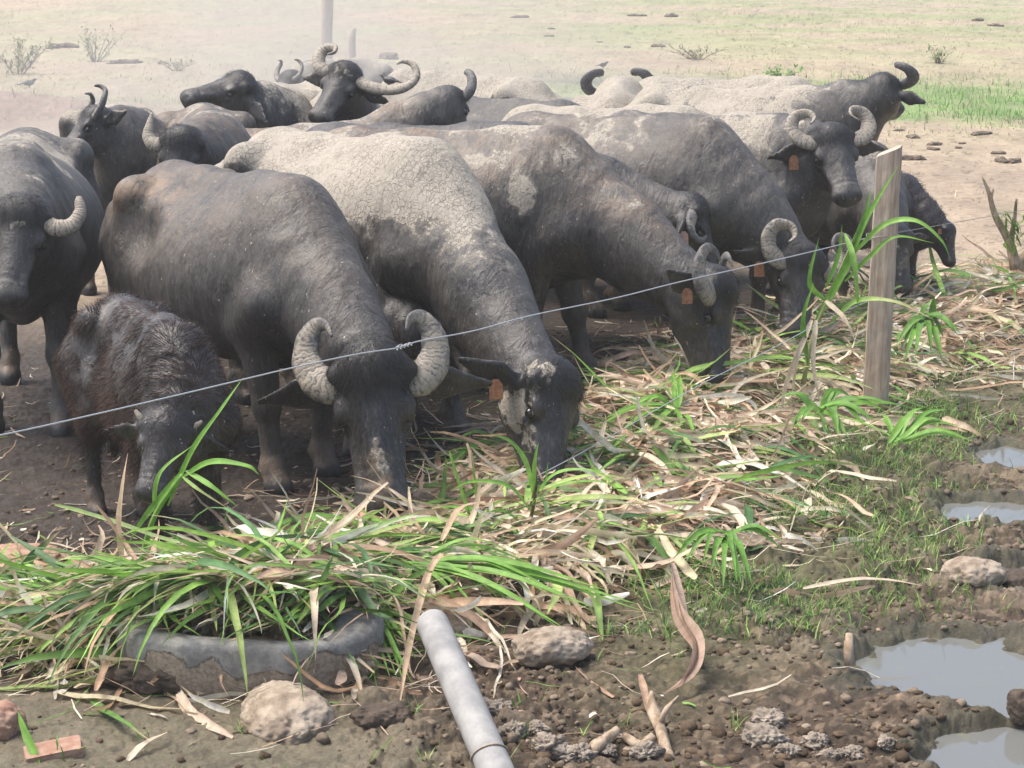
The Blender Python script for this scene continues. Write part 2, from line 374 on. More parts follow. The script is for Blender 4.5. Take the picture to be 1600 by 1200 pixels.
def buffalo(label, Hp, Wp, poll, muz, U, s=1.0, horns='curl', horn_r=None, hs=1.0, calf=False, mud=(.2, 0), dust=.5, tan=0.0, spots=(), tags=(), ear=(.0, 0.0), ears='LR',
            legs=None, res=1.0, group=None, hair=0, fat=1.0, facemud=(), hornmud=.35, dark=0.0, hook=1.0, neckfat=1.0, hw=1.17, mw_=1.28):
    """Hp, Wp: places of the hips and withers on the ground plane; poll, muz: (u, v, Y) sighted points of the head; U: rough forehead normal"""
    Hp = np.array(Hp, float); Wp = np.array(Wp, float); d = Wp - Hp; L = np.linalg.norm(d); d /= L
    hd = math.atan2(d[1], d[0]); org = (Hp + Wp) / 2 - d * .525 * s
    ca, sa = math.cos(hd), math.sin(hd); Rw = np.array([[ca, -sa, 0], [sa, ca, 0], [0, 0, 1]])
    toL = lambda p: (np.array(p, float) - [org[0], org[1], 0]) @ Rw
    root = empty("calf" if calf else "water_buffalo", (org[0], org[1], 0), hd); tag(root, label, "calf" if calf else "buffalo", group or ("buffalo calves" if calf else "water buffaloes of the herd"))
    h = GRID * res; S = Sdf(h)
    f = fat
    def sc_(*p): return np.array(p) * s
    bl = 1.0
    # trunk
    tr = .8 if calf else 1.0
    S.ell(sc_(.50, 0, .90 if not calf else .93), sc_(.72, .385 * f * tr, .40 * tr), .1 * s)
    S.ell(sc_(.95, 0, .98), sc_(.42, .29 * tr, .37), .15 * s)
    S.ell(sc_(.02, 0, 1.0), sc_(.40, .30 * tr, .33), .15 * s)
    S.cap(sc_(-.12, 0, 1.26), sc_(.30, 0, 1.27), .075 * s, .06 * s, .12 * s)
    S.cap(sc_(.30, 0, 1.27), sc_(.82, 0, 1.29), .06 * s, .06 * s, .14 * s)
    S.cap(sc_(.82, 0, 1.29), sc_(1.12, 0, 1.31), .06 * s, .065 * s, .14 * s)
    for y in (-1, 1):
        S.cap(sc_(-.02, 0, 1.25), sc_(.03, y * .245 * tr, 1.225 + .03 * hook), .07 * s, .045 * s, .1 * s)
        S.cap(sc_(.02, y * .25 * tr, 1.22), sc_(-.36, y * .11, 1.08), .06 * s, .06 * s, .09 * s)
        S.cap(sc_(.02, y * .25 * tr, 1.2), sc_(.08, y * .22 * tr, .85), .05 * s, .1 * s, .1 * s)
        S.cap(sc_(-.36, y * .11, 1.08), sc_(-.2, y * .15, .8), .08 * s, .13 * s, .1 * s)
        S.cap(sc_(1.08, y * .09, 1.27), sc_(1.22, y * .2 * tr, .88), .075 * s, .12 * s, .1 * s, 1.3, (0, 1, 0))
        S.cap(sc_(1.22, y * .2 * tr, .88), sc_(1.04, y * .2 * tr, .74), .12 * s, .09 * s, .07 * s)
    for y in (-1, 1): S.ell(sc_(.24, y * .43 * tr, 1.10), sc_(.17, .15, .13), .12 * s, cut=True)
    S.cap(sc_(-.12, 0, 1.285), sc_(.8, 0, 1.315), .028 * s, .028 * s, .06 * s)
    S.cap(sc_(-.38, 0, 1.16), sc_(-.47, 0, .98), .05 * s, .032 * s, .06 * s); S.cap(sc_(-.47, 0, .98), sc_(-.46, .03, .5), .03 * s, .018 * s, .03 * s)
    S.cap(sc_(-.46, .03, .5), sc_(-.45, .03, .38), .03 * s, .035 * s, .02 * s)
    S.ell(sc_(1.26, 0, .84), sc_(.16, .16 * tr, .2), .12 * s)
    if not calf: S.cap(sc_(1.3, 0, .72), sc_(1.0, 0, .6), .04 * s, .06 * s, .1 * s)
    # legs
    lg = dict(fl=0., fr=0., hl=0., hr=0.); lg.update(legs or {}); tips = []
    for nm, y in (('fl', 1), ('fr', -1)):
        o = lg[nm]; w = .17 * tr
        kn = sc_(1.07 + o * .55, y * w, .40); ft = sc_(1.06 + o, y * w, .13)
        S.cap(sc_(1.06, y * .19 * tr, .76), kn, .095 * s, .058 * s, .05 * s); S.ell(kn, sc_(.062, .058, .075), .03 * s)
        S.cap(kn, ft, .047 * s, .042 * s, .03 * s); S.ell(ft, sc_(.052, .052, .05), .025 * s); hf = sc_(1.11 + o, y * w, .03); S.cap(ft, hf + sc_(0, 0, .02), .045 * s, .058 * s, .03 * s); S.cap(hf + [0, 0, -.0], hf + sc_(.03, 0, 0), .064 * s, .05 * s, .02 * s)
        S.ell(ft + sc_(-.055, 0, -.02), sc_(.025, .04, .03), .02 * s); tips.append(hf)
    for nm, y in (('hl', 1), ('hr', -1)):
        o = lg[nm]; w = .16 * tr
        st = sc_(.1, y * .2 * tr, .74); hk = sc_(-.27 + o * .6, y * w, .48); ft = sc_(-.2 + o, y * w, .13)
        S.cap(sc_(-.1, y * .15, .98), st, .2 * s, .12 * s, .1 * s); S.cap(st, hk, .125 * s, .055 * s, .06 * s); S.cap(sc_(-.28, y * .14, .85), hk + sc_(-.02, 0, .02), .09 * s, .035 * s, .06 * s)
        S.ell(hk, sc_(.06, .045, .07), .03 * s); S.cap(hk, ft, .046 * s, .042 * s, .03 * s); S.ell(ft, sc_(.052, .052, .05), .025 * s)
        hf = sc_(-.15 + o, y * w, .03); S.cap(ft, hf + sc_(0, 0, .02), .045 * s, .056 * s, .03 * s); S.cap(hf, hf + sc_(.03, 0, 0), .062 * s, .05 * s, .02 * s); S.ell(ft + sc_(-.055, 0, -.02), sc_(.025, .04, .03), .02 * s); tips.append(hf)
    # head frame
    pw = AT(*poll); mw = AT(*muz); p0 = toL(pw); m0 = toL(mw); A = m0 - p0; hl = np.linalg.norm(A); A /= hl; q = hl / .55
    Ul = np.array(U, float) @ Rw; Ul -= A * np.dot(Ul, A); Ul /= np.linalg.norm(Ul); Sd = np.cross(Ul, A)   # Sd = the animal's left
    AX = np.array([A, Sd, Ul])
    if calf: hw, mw_ = 1.3, 1.3
    def hp(a, sd, u): return p0 + q * (a * A + sd * (hw + (mw_ - hw) * min(max((a - .3) / .15, 0), 1)) * Sd + u * Ul)
    # neck
    if calf: hw, mw_ = max(hw, 1.3), max(mw_, 1.3)
    nk = s * (.82 if calf else 1.0) * neckfat
    c0 = sc_(1.05, 0, 1.2); c1 = hp(.03, 0, -.07); l0 = sc_(1.2, 0, .95); l1 = hp(.1, 0, -.13)
    dv = c1 - c0; mid = c0 + .5 * dv + np.array([.03, 0, .02]) * s; lm = l0 + .5 * (l1 - l0) + np.array([.03, 0, -.03]) * s
    S.cap(c0, mid, .13 * nk, .115 * nk, .14 * s); S.cap(mid, c1, .115 * nk, .088 * q, .1 * s)
    S.cap(l0, lm, .2 * nk, .14 * nk, .15 * s, 1.12, Sd if abs(Sd[1]) > .5 else (0, 1, 0)); S.cap(lm, l1, .14 * nk, .095 * q, .1 * s)
    S.cap((c0 + l0) / 2, (mid + lm) / 2, .22 * nk, .15 * nk, .14 * s, 1.15, (0, 1, 0)); S.cap((mid + lm) / 2, (c1 + l1) / 2, .15 * nk, .105 * q, .1 * s)
    # skull
    S.ell(hp(.04, 0, -.02), np.array([.125, .12 * hw, .118]) * q, .05 * q, AX)
    S.ell(hp(.13, 0, -.035), np.array([.13, .114 * hw, .085]) * q, .05 * q, AX)
    S.cap(hp(.16, 0, -.045), hp(.43, 0, -.035), .096 * q, .062 * q, .05 * q, 1.06 / hw, Sd)
    S.cap(hp(.2, 0, .0), hp(.42, 0, .0), .045 * q, .036 * q, .05 * q)
    S.cap(hp(.05, 0, -.15), hp(.2, 0, -.165), .088 * q, .075 * q, .06 * q, 1.15, Sd); S.cap(hp(.2, 0, -.165), hp(.46, 0, -.095), .068 * q, .045 * q, .06 * q)
    S.ell(hp(.475, 0, -.025), np.array([.07, .084 * mw_, .066]) * q, .035 * q, AX)
    S.ell(hp(.47, 0, -.08), np.array([.055, .055 * mw_, .032]) * q, .025 * q, AX)
    for y in (-1, 1):
        S.ell(hp(.12, y * .078, -.15), np.array([.105, .032, .08]) * q, .05 * q, AX)
        S.ell(hp(.16, y * .1, .002), np.array([.045, .032, .03]) * q, .022 * q, AX)            # brow
        S.ell(hp(.19, y * .118, -.028), np.array([.032, .022, .024]) * q, .02 * q, AX, cut=True)   # socket
        S.ell(hp(.205, y * .1, -.06), np.array([.03, .014, .01]) * q, .015 * q, AX)         # lower lid
        S.cap(hp(.27, y * .066, -.03), hp(.42, y * .055, -.01), .022 * q, .02 * q, .03 * q)
        S.ell(hp(.53, y * .042, .012), np.array([.022, .017, .02]) * q, .012 * q, AX, cut=True)   # nostril
        S.ell(hp(.178, y * .106, .004), np.array([.036, .018, .011]) * q, .014 * q, AX)
        S.cap(hp(.515, y * .01, -.062), hp(.4, y * .06, -.062), .006 * q, .005 * q, .008 * q, cut=True)
        S.cap(hp(.03, y * .07, .0), hp(.05, y * .11, -.005), .045 * q, .043 * q, .03 * q)          # horn root
    # ears
    ea = []
    for y, nm in ((1, 'L'), (-1, 'R')):
        if nm not in ears: continue
        eb = hp(.06, y * .1, -.085); de = y * Sd * .92 + A * (.02 + ear[0]) + Ul * (-.34 + ear[1]); de = de / np.linalg.norm(de); le = .30 * q
        fn = np.cross(de, A); fn = fn / np.linalg.norm(fn); fn *= np.sign(np.dot(fn, Ul)) or 1
        fn2 = fn * .6 + A * .8; fn2 -= de * np.dot(fn2, de); fn2 /= np.linalg.norm(fn2)
        e1 = eb + de * le * .45; e2 = eb + de * le
        wv_ = np.cross(de, fn2)
        S.cap(eb, eb + de * le * .25, .034 * q, .036 * q, .03 * q)
        S.cap(eb + de * le * .2, e1, .046 * q, .064 * q, .02 * q, 3.2, fn2); S.cap(e1, e2, .064 * q, .014 * q, .02 * q, 3.2, fn2)
        S.ell(eb + de * le * .5 + fn2 * .034 * q, np.array([le * .36, .042 * q, .022 * q]), .01 * q, [de, wv_, fn2], cut=True)
        ea.append((y, eb, de, e1, e2, fn2, le))
    V, Fq = S.build(); V = relax(V, Fq, 2, .5); N = vnormals(V, Fq)
    # skin relief: low muscle undulation, ribs, folds of the neck
    disp = .009 * fbm(V[:, 0] * 4 / s + label.__len__(), V[:, 1] * 4 / s, V[:, 2] * 3 / s, 3) + .0028 * fbm(V[:, 0] * 26 / s, V[:, 1] * 26 / s, V[:, 2] * 14 / s, 3)
    xs, ys, zs = V.T / s
    ribs = np.sin(xs * 2 * np.pi / .085 + zs * 3) * sstep(.25, .45, xs) * sstep(.95, .75, xs) * sstep(.7, .85, zs) * sstep(1.2, 1.05, zs)
    disp += .0026 * ribs * (.6 + fbm(xs * 3, ys * 3, zs * 3, 2)) * (1 if not calf else .3)
    tneck = np.clip(((V - c0) @ (c1 - c0)) / np.dot(c1 - c0, c1 - c0), 0, 1); onneck = sstep(.1, .3, tneck) * sstep(1., .85, tneck)
    dn_ = np.linalg.norm(V - (c0 + tneck[:, None] * (c1 - c0)), axis=1)
    onneck = onneck * sstep(.4 * s, .3 * s, dn_)
    disp += .0028 * onneck * np.sin(tneck * 34 + 5 * fbm(V[:, 0] * 3, V[:, 1] * 3, V[:, 2] * 3, 2) + 2.5 * fbm(V[:, 0] * 5, V[:, 1] * 5, V[:, 2] * 5, 2)) * (.6 + .6 * fbm(V[:, 0] * 6, V[:, 1] * 6, V[:, 2] * 6, 2))
    dm = np.linalg.norm(V - hp(.25, 0, -.04), axis=1) / q; headm = sstep(.42, .3, dm)
    hc = (V - p0) @ AX.T / q; hc[:, 1] /= hw     # head coordinates (a, side, u)
    disp = disp * (1 - .6 * headm) + headm * .0012 * np.sin(hc[:, 0] * 150 + 1.5 * fbm(V[:, 0] * 20, V[:, 1] * 20, V[:, 2] * 20, 2)) * sstep(.33, .37, hc[:, 0]) * sstep(.46, .43, hc[:, 0]) * (hc[:, 2] > -.02)
    disp *= sstep(0.0, .1, zs)
    V = V + N * disp[:, None]
    # deposits: mud, dust film, black hair, ochre
    top = sstep(-.1, .75, N[:, 2]) * sstep(.75, 1.15, zs)
    onbody = 1 - headm
    nz = fbm(V[:, 0] * 3.2 + 5.3 * len(label), V[:, 1] * 3.2, V[:, 2] * 3.2, 3)
    md = mud[0] * (top * onbody * (1 - .35 * onneck)) + mud[1] * sstep(.72, 1.2, zs) * onbody * (1 - .6 * onneck) + nz * .18 * (mud[0] > 0)
    ds = dust * (.25 + .75 * sstep(-.5, .8, N[:, 2])) * sstep(.35, .95, zs) * (.75 + .5 * nz) * (1 - .3 * headm)
    ds += .25 * sstep(.3, .1, zs) * (fbm(V[:, 0] * 9, V[:, 1] * 9, V[:, 2] * 9, 2) > -.1)
    tn = tan * top * (.6 + .8 * fbm(V[:, 0] * 2.5 + 31, V[:, 1] * 2.5, V[:, 2] * 2.5, 2)) * onbody
    tn += sstep(.27, .12, zs) * .55 * (1 - headm)
    nf = fbm(V[:, 0] * 12, V[:, 1] * 12, V[:, 2] * 9, 3); nf2 = fbm(V[:, 0] * 35, V[:, 1] * 35, V[:, 2] * 30, 3)
    for (c_, r_, am, ch) in spots:
        w = am * sstep(1.0, .35, np.linalg.norm((V / s - np.array(c_)) / np.array(r_), axis=1) + .45 * nf)
        if ch == 'm': md = np.maximum(md, w)
        elif ch == 't': tn = np.maximum(tn, w)
        else: ds = np.maximum(ds, w)
    for (c_, r_, am, ch) in facemud:
        w = am * sstep(1.0, .3, np.linalg.norm((hc - np.array(c_)) / np.array(r_), axis=1) + .6 * nf2)
        if ch == 'm': md = np.maximum(md, w)
        elif ch == 't': tn = np.maximum(tn, w)
        else: ds = np.maximum(ds, w)
    dk = headm * sstep(.2, .1, hc[:, 0]) * sstep(-.12, -.04, hc[:, 2]) * .75 + headm * sstep(.47, .5, hc[:, 0]) * .55 + dark
    dk = np.maximum(dk, sstep(.09, .05, zs)); 
    for sg in (-1, 1):
        dk = np.maximum(dk, .9 * sstep(.035, .015, np.linalg.norm(hc - [.53, sg * .042, .012], axis=1))); dk = np.maximum(dk, .7 * sstep(.05, .03, np.linalg.norm(hc - [.19, sg * .11, -.03], axis=1)))
    for (y, eb, de, e1, e2, fn2, le) in ea:
        dk = np.maximum(dk, .2 * sstep(.05, .02, np.abs((V - eb) @ fn2 - .01)) * sstep(.16 * q, .1 * q, np.linalg.norm(V - (eb + de * le * .55), axis=1)))
    mk = np.stack([np.clip(md, 0, 1), np.clip(ds, 0, 1), np.clip(dk, 0, 1), np.clip(tn, 0, 1)], 1)
    body = mesh_from("body", V, Fq, M['calf'] if calf else M['hide'], True, {'mk': mk}, root)
    # eyes
    for y in (-1, 1):
        c_ = hp(.19, y * .104, -.028); t_ = np.linspace(0, np.pi, 9); ph = np.linspace(0, 2 * np.pi, 13)[:-1]
        VV = np.array([[np.sin(a) * np.cos(b), np.sin(a) * np.sin(b), np.cos(a)] for a in t_ for b in ph]) * .024 * q + c_
        ff = [(i * 12 + j, i * 12 + (j + 1) % 12, (i + 1) * 12 + (j + 1) % 12, (i + 1) * 12 + j) for i in range(8) for j in range(12)]
        mesh_from("eye", VV, ff, M['eye'], True, None, root)
    # horns
    hstyle = {1: horns, -1: horn_r or horns}
    for y in (1, -1):
        if hstyle[y] is None or hstyle[y] == 'none': continue
        cp = HORNS[hstyle[y]] if isinstance(hstyle[y], str) else hstyle[y]
        cp = np.array(cp); b0 = cp[0, :3]; pts = catmull(cp, 56)
        loc = b0 + (pts[:, :3] - b0) * hs; P = np.array([hp(a_, y * s_, u_) for s_, a_, u_ in loc]); r_ = np.maximum(pts[:, 3], .003) * q * (.6 + .4 * hs)
        pha = rng.random() * 6
        def rm(t, ang, pha=pha):
            return 1 + (.028 * np.sin(t * 78 + 6 * np.sin(t * 9 + pha) + .9 * np.sin(ang + pha)) + .03 * np.sin(t * 37 + 2 * pha + .5 * np.sin(2 * ang)) + .02 * np.sin(3 * ang + t * 14 + pha)) * (1 - t) ** .5
        VV, FF = tube(P, r_, 18, .56 if horns in ('curl', 'tight') else .7, Ul, rm)
        t_ = np.append(np.repeat(np.linspace(0, 1, 56), 18), [0, 1]); an = np.append(np.tile(np.cos(np.arange(18) / 18 * 2 * np.pi), 56), [0, 0])
        fan_fix("horn", VV, FF, M['horn'], attrs={'hn': np.stack([t_, np.clip(hornmud + .18 * an - .22 * t_, 0, 1), t_ * 0], 1)}, parent=root)
    # ear tags
    for (y, eb, de, e1, e2, fn2, le) in ea:
        nm = 'L' if y > 0 else 'R'
        for tg in tags:
            if tg[0] != nm: continue
            p = e1 + np.array([0, 0, -.02]) * q + fn2 * .02 * q; w_, h_ = .026 * q * tg[2], .034 * q * tg[2]
            # square plate with clipped shoulders, hanging from its stud and facing out of the ear
            nn = np.array([0.15, -1, .15]) @ Rw; nn /= np.linalg.norm(nn); up = np.array([0, 0, 1.]); sx = np.cross(up, nn); sx /= np.linalg.norm(sx); up = np.cross(nn, sx)
            ol = [(-1, -2), (1, -2), (1, -.35), (.4, .25), (-.4, .25), (-1, -.35)] if tg[1] != 'tag_yellow' else [(math.cos(a) * .8, math.sin(a) * .8 * w_ / h_) for a in np.linspace(0, 6.28, 13)[:-1]]
            nv = len(ol); VV = [p + nn * e + sx * a_ * w_ + up * b_ * h_ for e in (.03 * q, .033 * q) for a_, b_ in ol]
            me = bpy.data.meshes.new("ear_tag"); me.from_pydata([tuple(v) for v in VV], [], [tuple(range(nv))[::-1], tuple(range(nv, 2 * nv))] + [(i, (i + 1) % nv, nv + (i + 1) % nv, nv + i) for i in range(nv)]); me.materials.append(M[tg[1]])
            o = bpy.data.objects.new("ear_tag", me); COL.objects.link(o); o.parent = root
    # hair
    if hair:
        ar = rng.random(len(V))
        if calf:
            pr = (1 - .93 * headm * sstep(.12, .2, hc[:, 0])) * sstep(.2, .35, zs); idx = rng.choice(len(V), hair, p=pr / pr.sum())
            dr = np.array([-.75, 0, -.55]) + N[idx] * .35 + .45 * np.stack([fbm(V[idx, 0] * 7, V[idx, 1] * 7, V[idx, 2] * 7 + w, 2) for w in (0, 40, 80)], 1)
            Ln = (.03 + .04 * rng.random(hair)) * (1 - .6 * headm[idx]); cb = np.array([[.026, .017, .014]]) * (0.5 + 1.3 * rng.random((hair, 1))) + np.array([[.05, .03, .022]]) * np.clip(fbm(V[idx, 0] * 5, V[idx, 1] * 5, V[idx, 2] * 5, 2) * 1.5, 0, 1)[:, None]
            wd = .0024
        else:
            pr = .12 + 2.2 * headm * sstep(.16, .08, hc[:, 0]) * sstep(-.1, 0, hc[:, 2]) + .5 * onneck * (N[:, 2] > .2); pr = pr * sstep(.15, .3, zs) * (1 - .95 * headm * (hc[:, 0] > .25)); idx = rng.choice(len(V), hair, p=pr / pr.sum())
            dr = np.array([-.45, 0, -.7]) + N[idx] * .3; pl = (headm[idx] * (hc[idx, 0] < .17))[:, None] > .5; dr = np.where(pl, A * .7 + N[idx] * .3, dr) + .25 * rng.normal(0, 1, (hair, 3))
            Ln = .012 + .016 * rng.random(hair) + .02 * pl[:, 0]; cb = np.where(pl, .018, .075) * (0.5 + rng.random((hair, 1))) * np.array([[1, .96, .9]]); wd = .0014
        dr = dr - N[idx] * np.minimum(0, np.sum(dr * N[idx], 1))[:, None] * 1.2; dr /= np.linalg.norm(dr, axis=1)[:, None]
        hair_mesh("coat", V[idx] + N[idx] * -.002, dr, N[idx], Ln, wd, cb, root)
    return root
# ------------------------------------------------------------------ the ground, one sheet
FA, FB = np.array([-1.6, 6.24]), np.array([1.91, 10.49])          # fence line on the ground
HEAP = np.array([[-2.3, 7.1], [-1.3, 6.9], [-.78, 6.9], [-.28, 7.5], [.3, 8.22], [.62, 9.5], [1.2, 10.9], [2.35, 12.7], [3.9, 14.4]])
HEAPW = np.array([.28, .44, .56, .6, .68, .7, .76, .8, .8]); HEAPH = np.array([.03, .12, .27, .16, .13, .17, .17, .15, .12])
def heap_info(x, y):
    x = np.asarray(x, float); y = np.asarray(y, float); best = np.full(x.shape, 1e9); w = np.zeros(x.shape); hh = np.zeros(x.shape); sd_ = np.zeros(x.shape)
    for i in range(len(HEAP) - 1):
        a, b = HEAP[i], HEAP[i + 1]; d = b - a; t = np.clip(((x - a[0]) * d[0] + (y - a[1]) * d[1]) / (d @ d), 0, 1)
        qx = x - a[0] - t * d[0]; qy = y - a[1] - t * d[1]; r = np.hypot(qx, qy); m = r < best
        best = np.where(m, r, best); w = np.where(m, HEAPW[i] + t * (HEAPW[i + 1] - HEAPW[i]), w); hh = np.where(m, HEAPH[i] + t * (HEAPH[i + 1] - HEAPH[i]), hh)
    return best, w, hh
POOLS = [(G(1530, 1050), .36, .34), (G(1590, 1180), .26, .24), (G(1580, 712), .16, .25), (G(1545, 800), .22, .2), (G(1450, 1010), .13, .1), (G(1640, 905), .3, .2)]
WATER_Z = -.020
def worley(x, y, scale, seed=0):
    x = np.asarray(x, float) * scale; y = np.asarray(y, float) * scale; xi = np.floor(x).astype(int); yi = np.floor(y).astype(int); best = np.full(x.shape, -9.); 
    for dx in (-1, 0, 1):
        for dy in (-1, 0, 1):
            a = (xi + dx) & 255; b = (yi + dy) & 255; h = _perm[_perm[a + seed] + b]; jx = (_val[h] + 1) * .5; jy = (_val[_perm[h + 7]] + 1) * .5; sz = .45 + .5 * (_val[_perm[h + 31]] + 1) * .5
            d2 = (xi + dx + jx - x) ** 2 + (yi + dy + jy - y) ** 2; best = np.maximum(best, sz - d2 / sz)
    return np.clip(best, -.2, 1)
def lumps(x, y, r, dens, seed=0):
    g = 2.2 * r; X = np.asarray(x, float) / g; Y = np.asarray(y, float) / g; xi = np.floor(X).astype(int); yi = np.floor(Y).astype(int); best = np.zeros(X.shape); idr = np.zeros(X.shape)
    for dx in (-1, 0, 1):
        for dy in (-1, 0, 1):
            a = (xi + dx) & 255; b = (yi + dy) & 255; h = _perm[_perm[a + seed] + b]; jx = (_val[h] + 1) * .5; jy = (_val[_perm[h + 7]] + 1) * .5; q1 = (_val[_perm[h + 31]] + 1) * .5; q2 = (_val[_perm[h + 77]] + 1) * .5
            R_ = (.22 + .42 * q1); d2 = (((xi + dx + jx - X) * (.8 + .5 * q2)) ** 2 + ((yi + dy + jy - Y)) ** 2) / R_ ** 2; hgt = np.sqrt(np.clip(1 - d2, 0, 1)) * R_ * (.55 + .5 * q2) * (q2 < dens)
            m = hgt > best; best = np.where(m, hgt, best); idr = np.where(m, _val[_perm[h + 113]], idr)
    return best * g, idr
def crumbs(x, y):
    wx = x + .012 * fbm(x * 30, y * 30, 3, 3) + .01 * fbm(x * 9, y * 9, 3, 2); wy = y + .012 * fbm(x * 30, y * 30, 8, 3) + .01 * fbm(x * 9, y * 9, 13, 2)
    a, ia = lumps(wx, wy, .055, .42, 0); b, ib = lumps(wx + .013, wy, .026, .6, 5); c, ic = lumps(wx, wy + .03, .013, .8, 9)
    return a, b, c, ia, ib, ic
def pool_mask(x, y):
    m = np.full(np.shape(x), -9.0)
    wob = .3 * fbm(np.asarray(x) * 4, np.asarray(y) * 4, 0, 3) + .16 * fbm(np.asarray(x) * 15, np.asarray(y) * 15, 7, 2)
    for c, a, b in POOLS:
        m = np.maximum(m, 1.15 - np.sqrt(((x - c[0]) / a) ** 2 + ((y - c[1]) / b) ** 2) + wob)
    return m
def fence_side(x, y):       # positive on the viewer's side of the fence
    d = (FB - FA) / np.linalg.norm(FB - FA); return (np.asarray(x) - FA[0]) * d[1] - (np.asarray(y) - FA[1]) * d[0]
def ground_z(x, y):
    x = np.asarray(x, float); y = np.asarray(y, float); near = sstep(16, 10, y)
    z = .02 * fbm(x * .7, y * .7, 1, 3) * near
    clod = np.abs(fbm(x * 5, y * 5, 2, 4, .55)); fine = fbm(x * 22, y * 22, 3, 3, .6)
    front = sstep(-.2, .5, fence_side(x, y)) * sstep(.05, .5, heap_info(x, y)[0])
    smooth_ = sstep(-.1, -.6, x + .35 * (y - 5.6) + .0) * sstep(6.9, 6.3, y)            # wet silt, bottom left
    lump = fbm(x * 11, y * 11, 9, 3, .6)
    z += near * ((.014 + .03 * front) * (clod - .12) * (1 - .6 * smooth_) + (.006 + .016 * front) * np.maximum(lump, -.1) * (1 - .7 * smooth_) + (.004 + .005 * front) * fine * (1 - .4 * smooth_)
                 + front * .0035 * fbm(x * 60, y * 60, 5, 2, .6) * (1 - .4 * smooth_))
    fm = near * (.35 + .65 * front) * (1 - .75 * smooth_) * sstep(-.35, .25, fbm(x * 2.3, y * 2.3, 33, 2))
    wx, wy = x, y; cr = crumbs(x, y)
    z += fm * (cr[0] * .8 + cr[1] * .85 + cr[2] * .9) + near * (1 - fm) * .004 * np.maximum(worley(wx, wy, 40, 3), 0)
    p = pool_mask(x, y); z = z * (1 - .6 * sstep(-.1, .4, p)) - .047 * sstep(-.15, .35, p) + .012 * sstep(-.3, 0, p) * sstep(.2, .0, p)
    z += sstep(16, 40, y) * .12 * fbm(x * .12, y * .12, 4, 3) + .02 * fbm(x * 1.5, y * 1.5, 6, 3) * sstep(14, 18, y)
    z += .35 * np.exp(-(((x + 7.6) / 2.0) ** 2 + ((y - 29) / 1.6) ** 2))             # low bank of dug earth, top left
    return z
vv = np.concatenate([np.linspace(2100, 22, 1150), [14, 9, 6, 4, 2.5, 1.5]]); Yr = FPX * HC / vv
Yr = np.concatenate([[-30, -10, 0, 2.0], Yr[Yr > 2.2]])
U_ = np.linspace(-1, 1, 1400); U_ = np.concatenate([[-40, -12, -4, -2, -1.4], U_, [1.4, 2, 4, 12, 40]])
half = .34 * np.maximum(Yr, 3.0) + .7
GX = U_[None, :] * half[:, None]; GY = np.repeat(Yr[:, None], len(U_), 1)
GZ = ground_z(GX, GY)
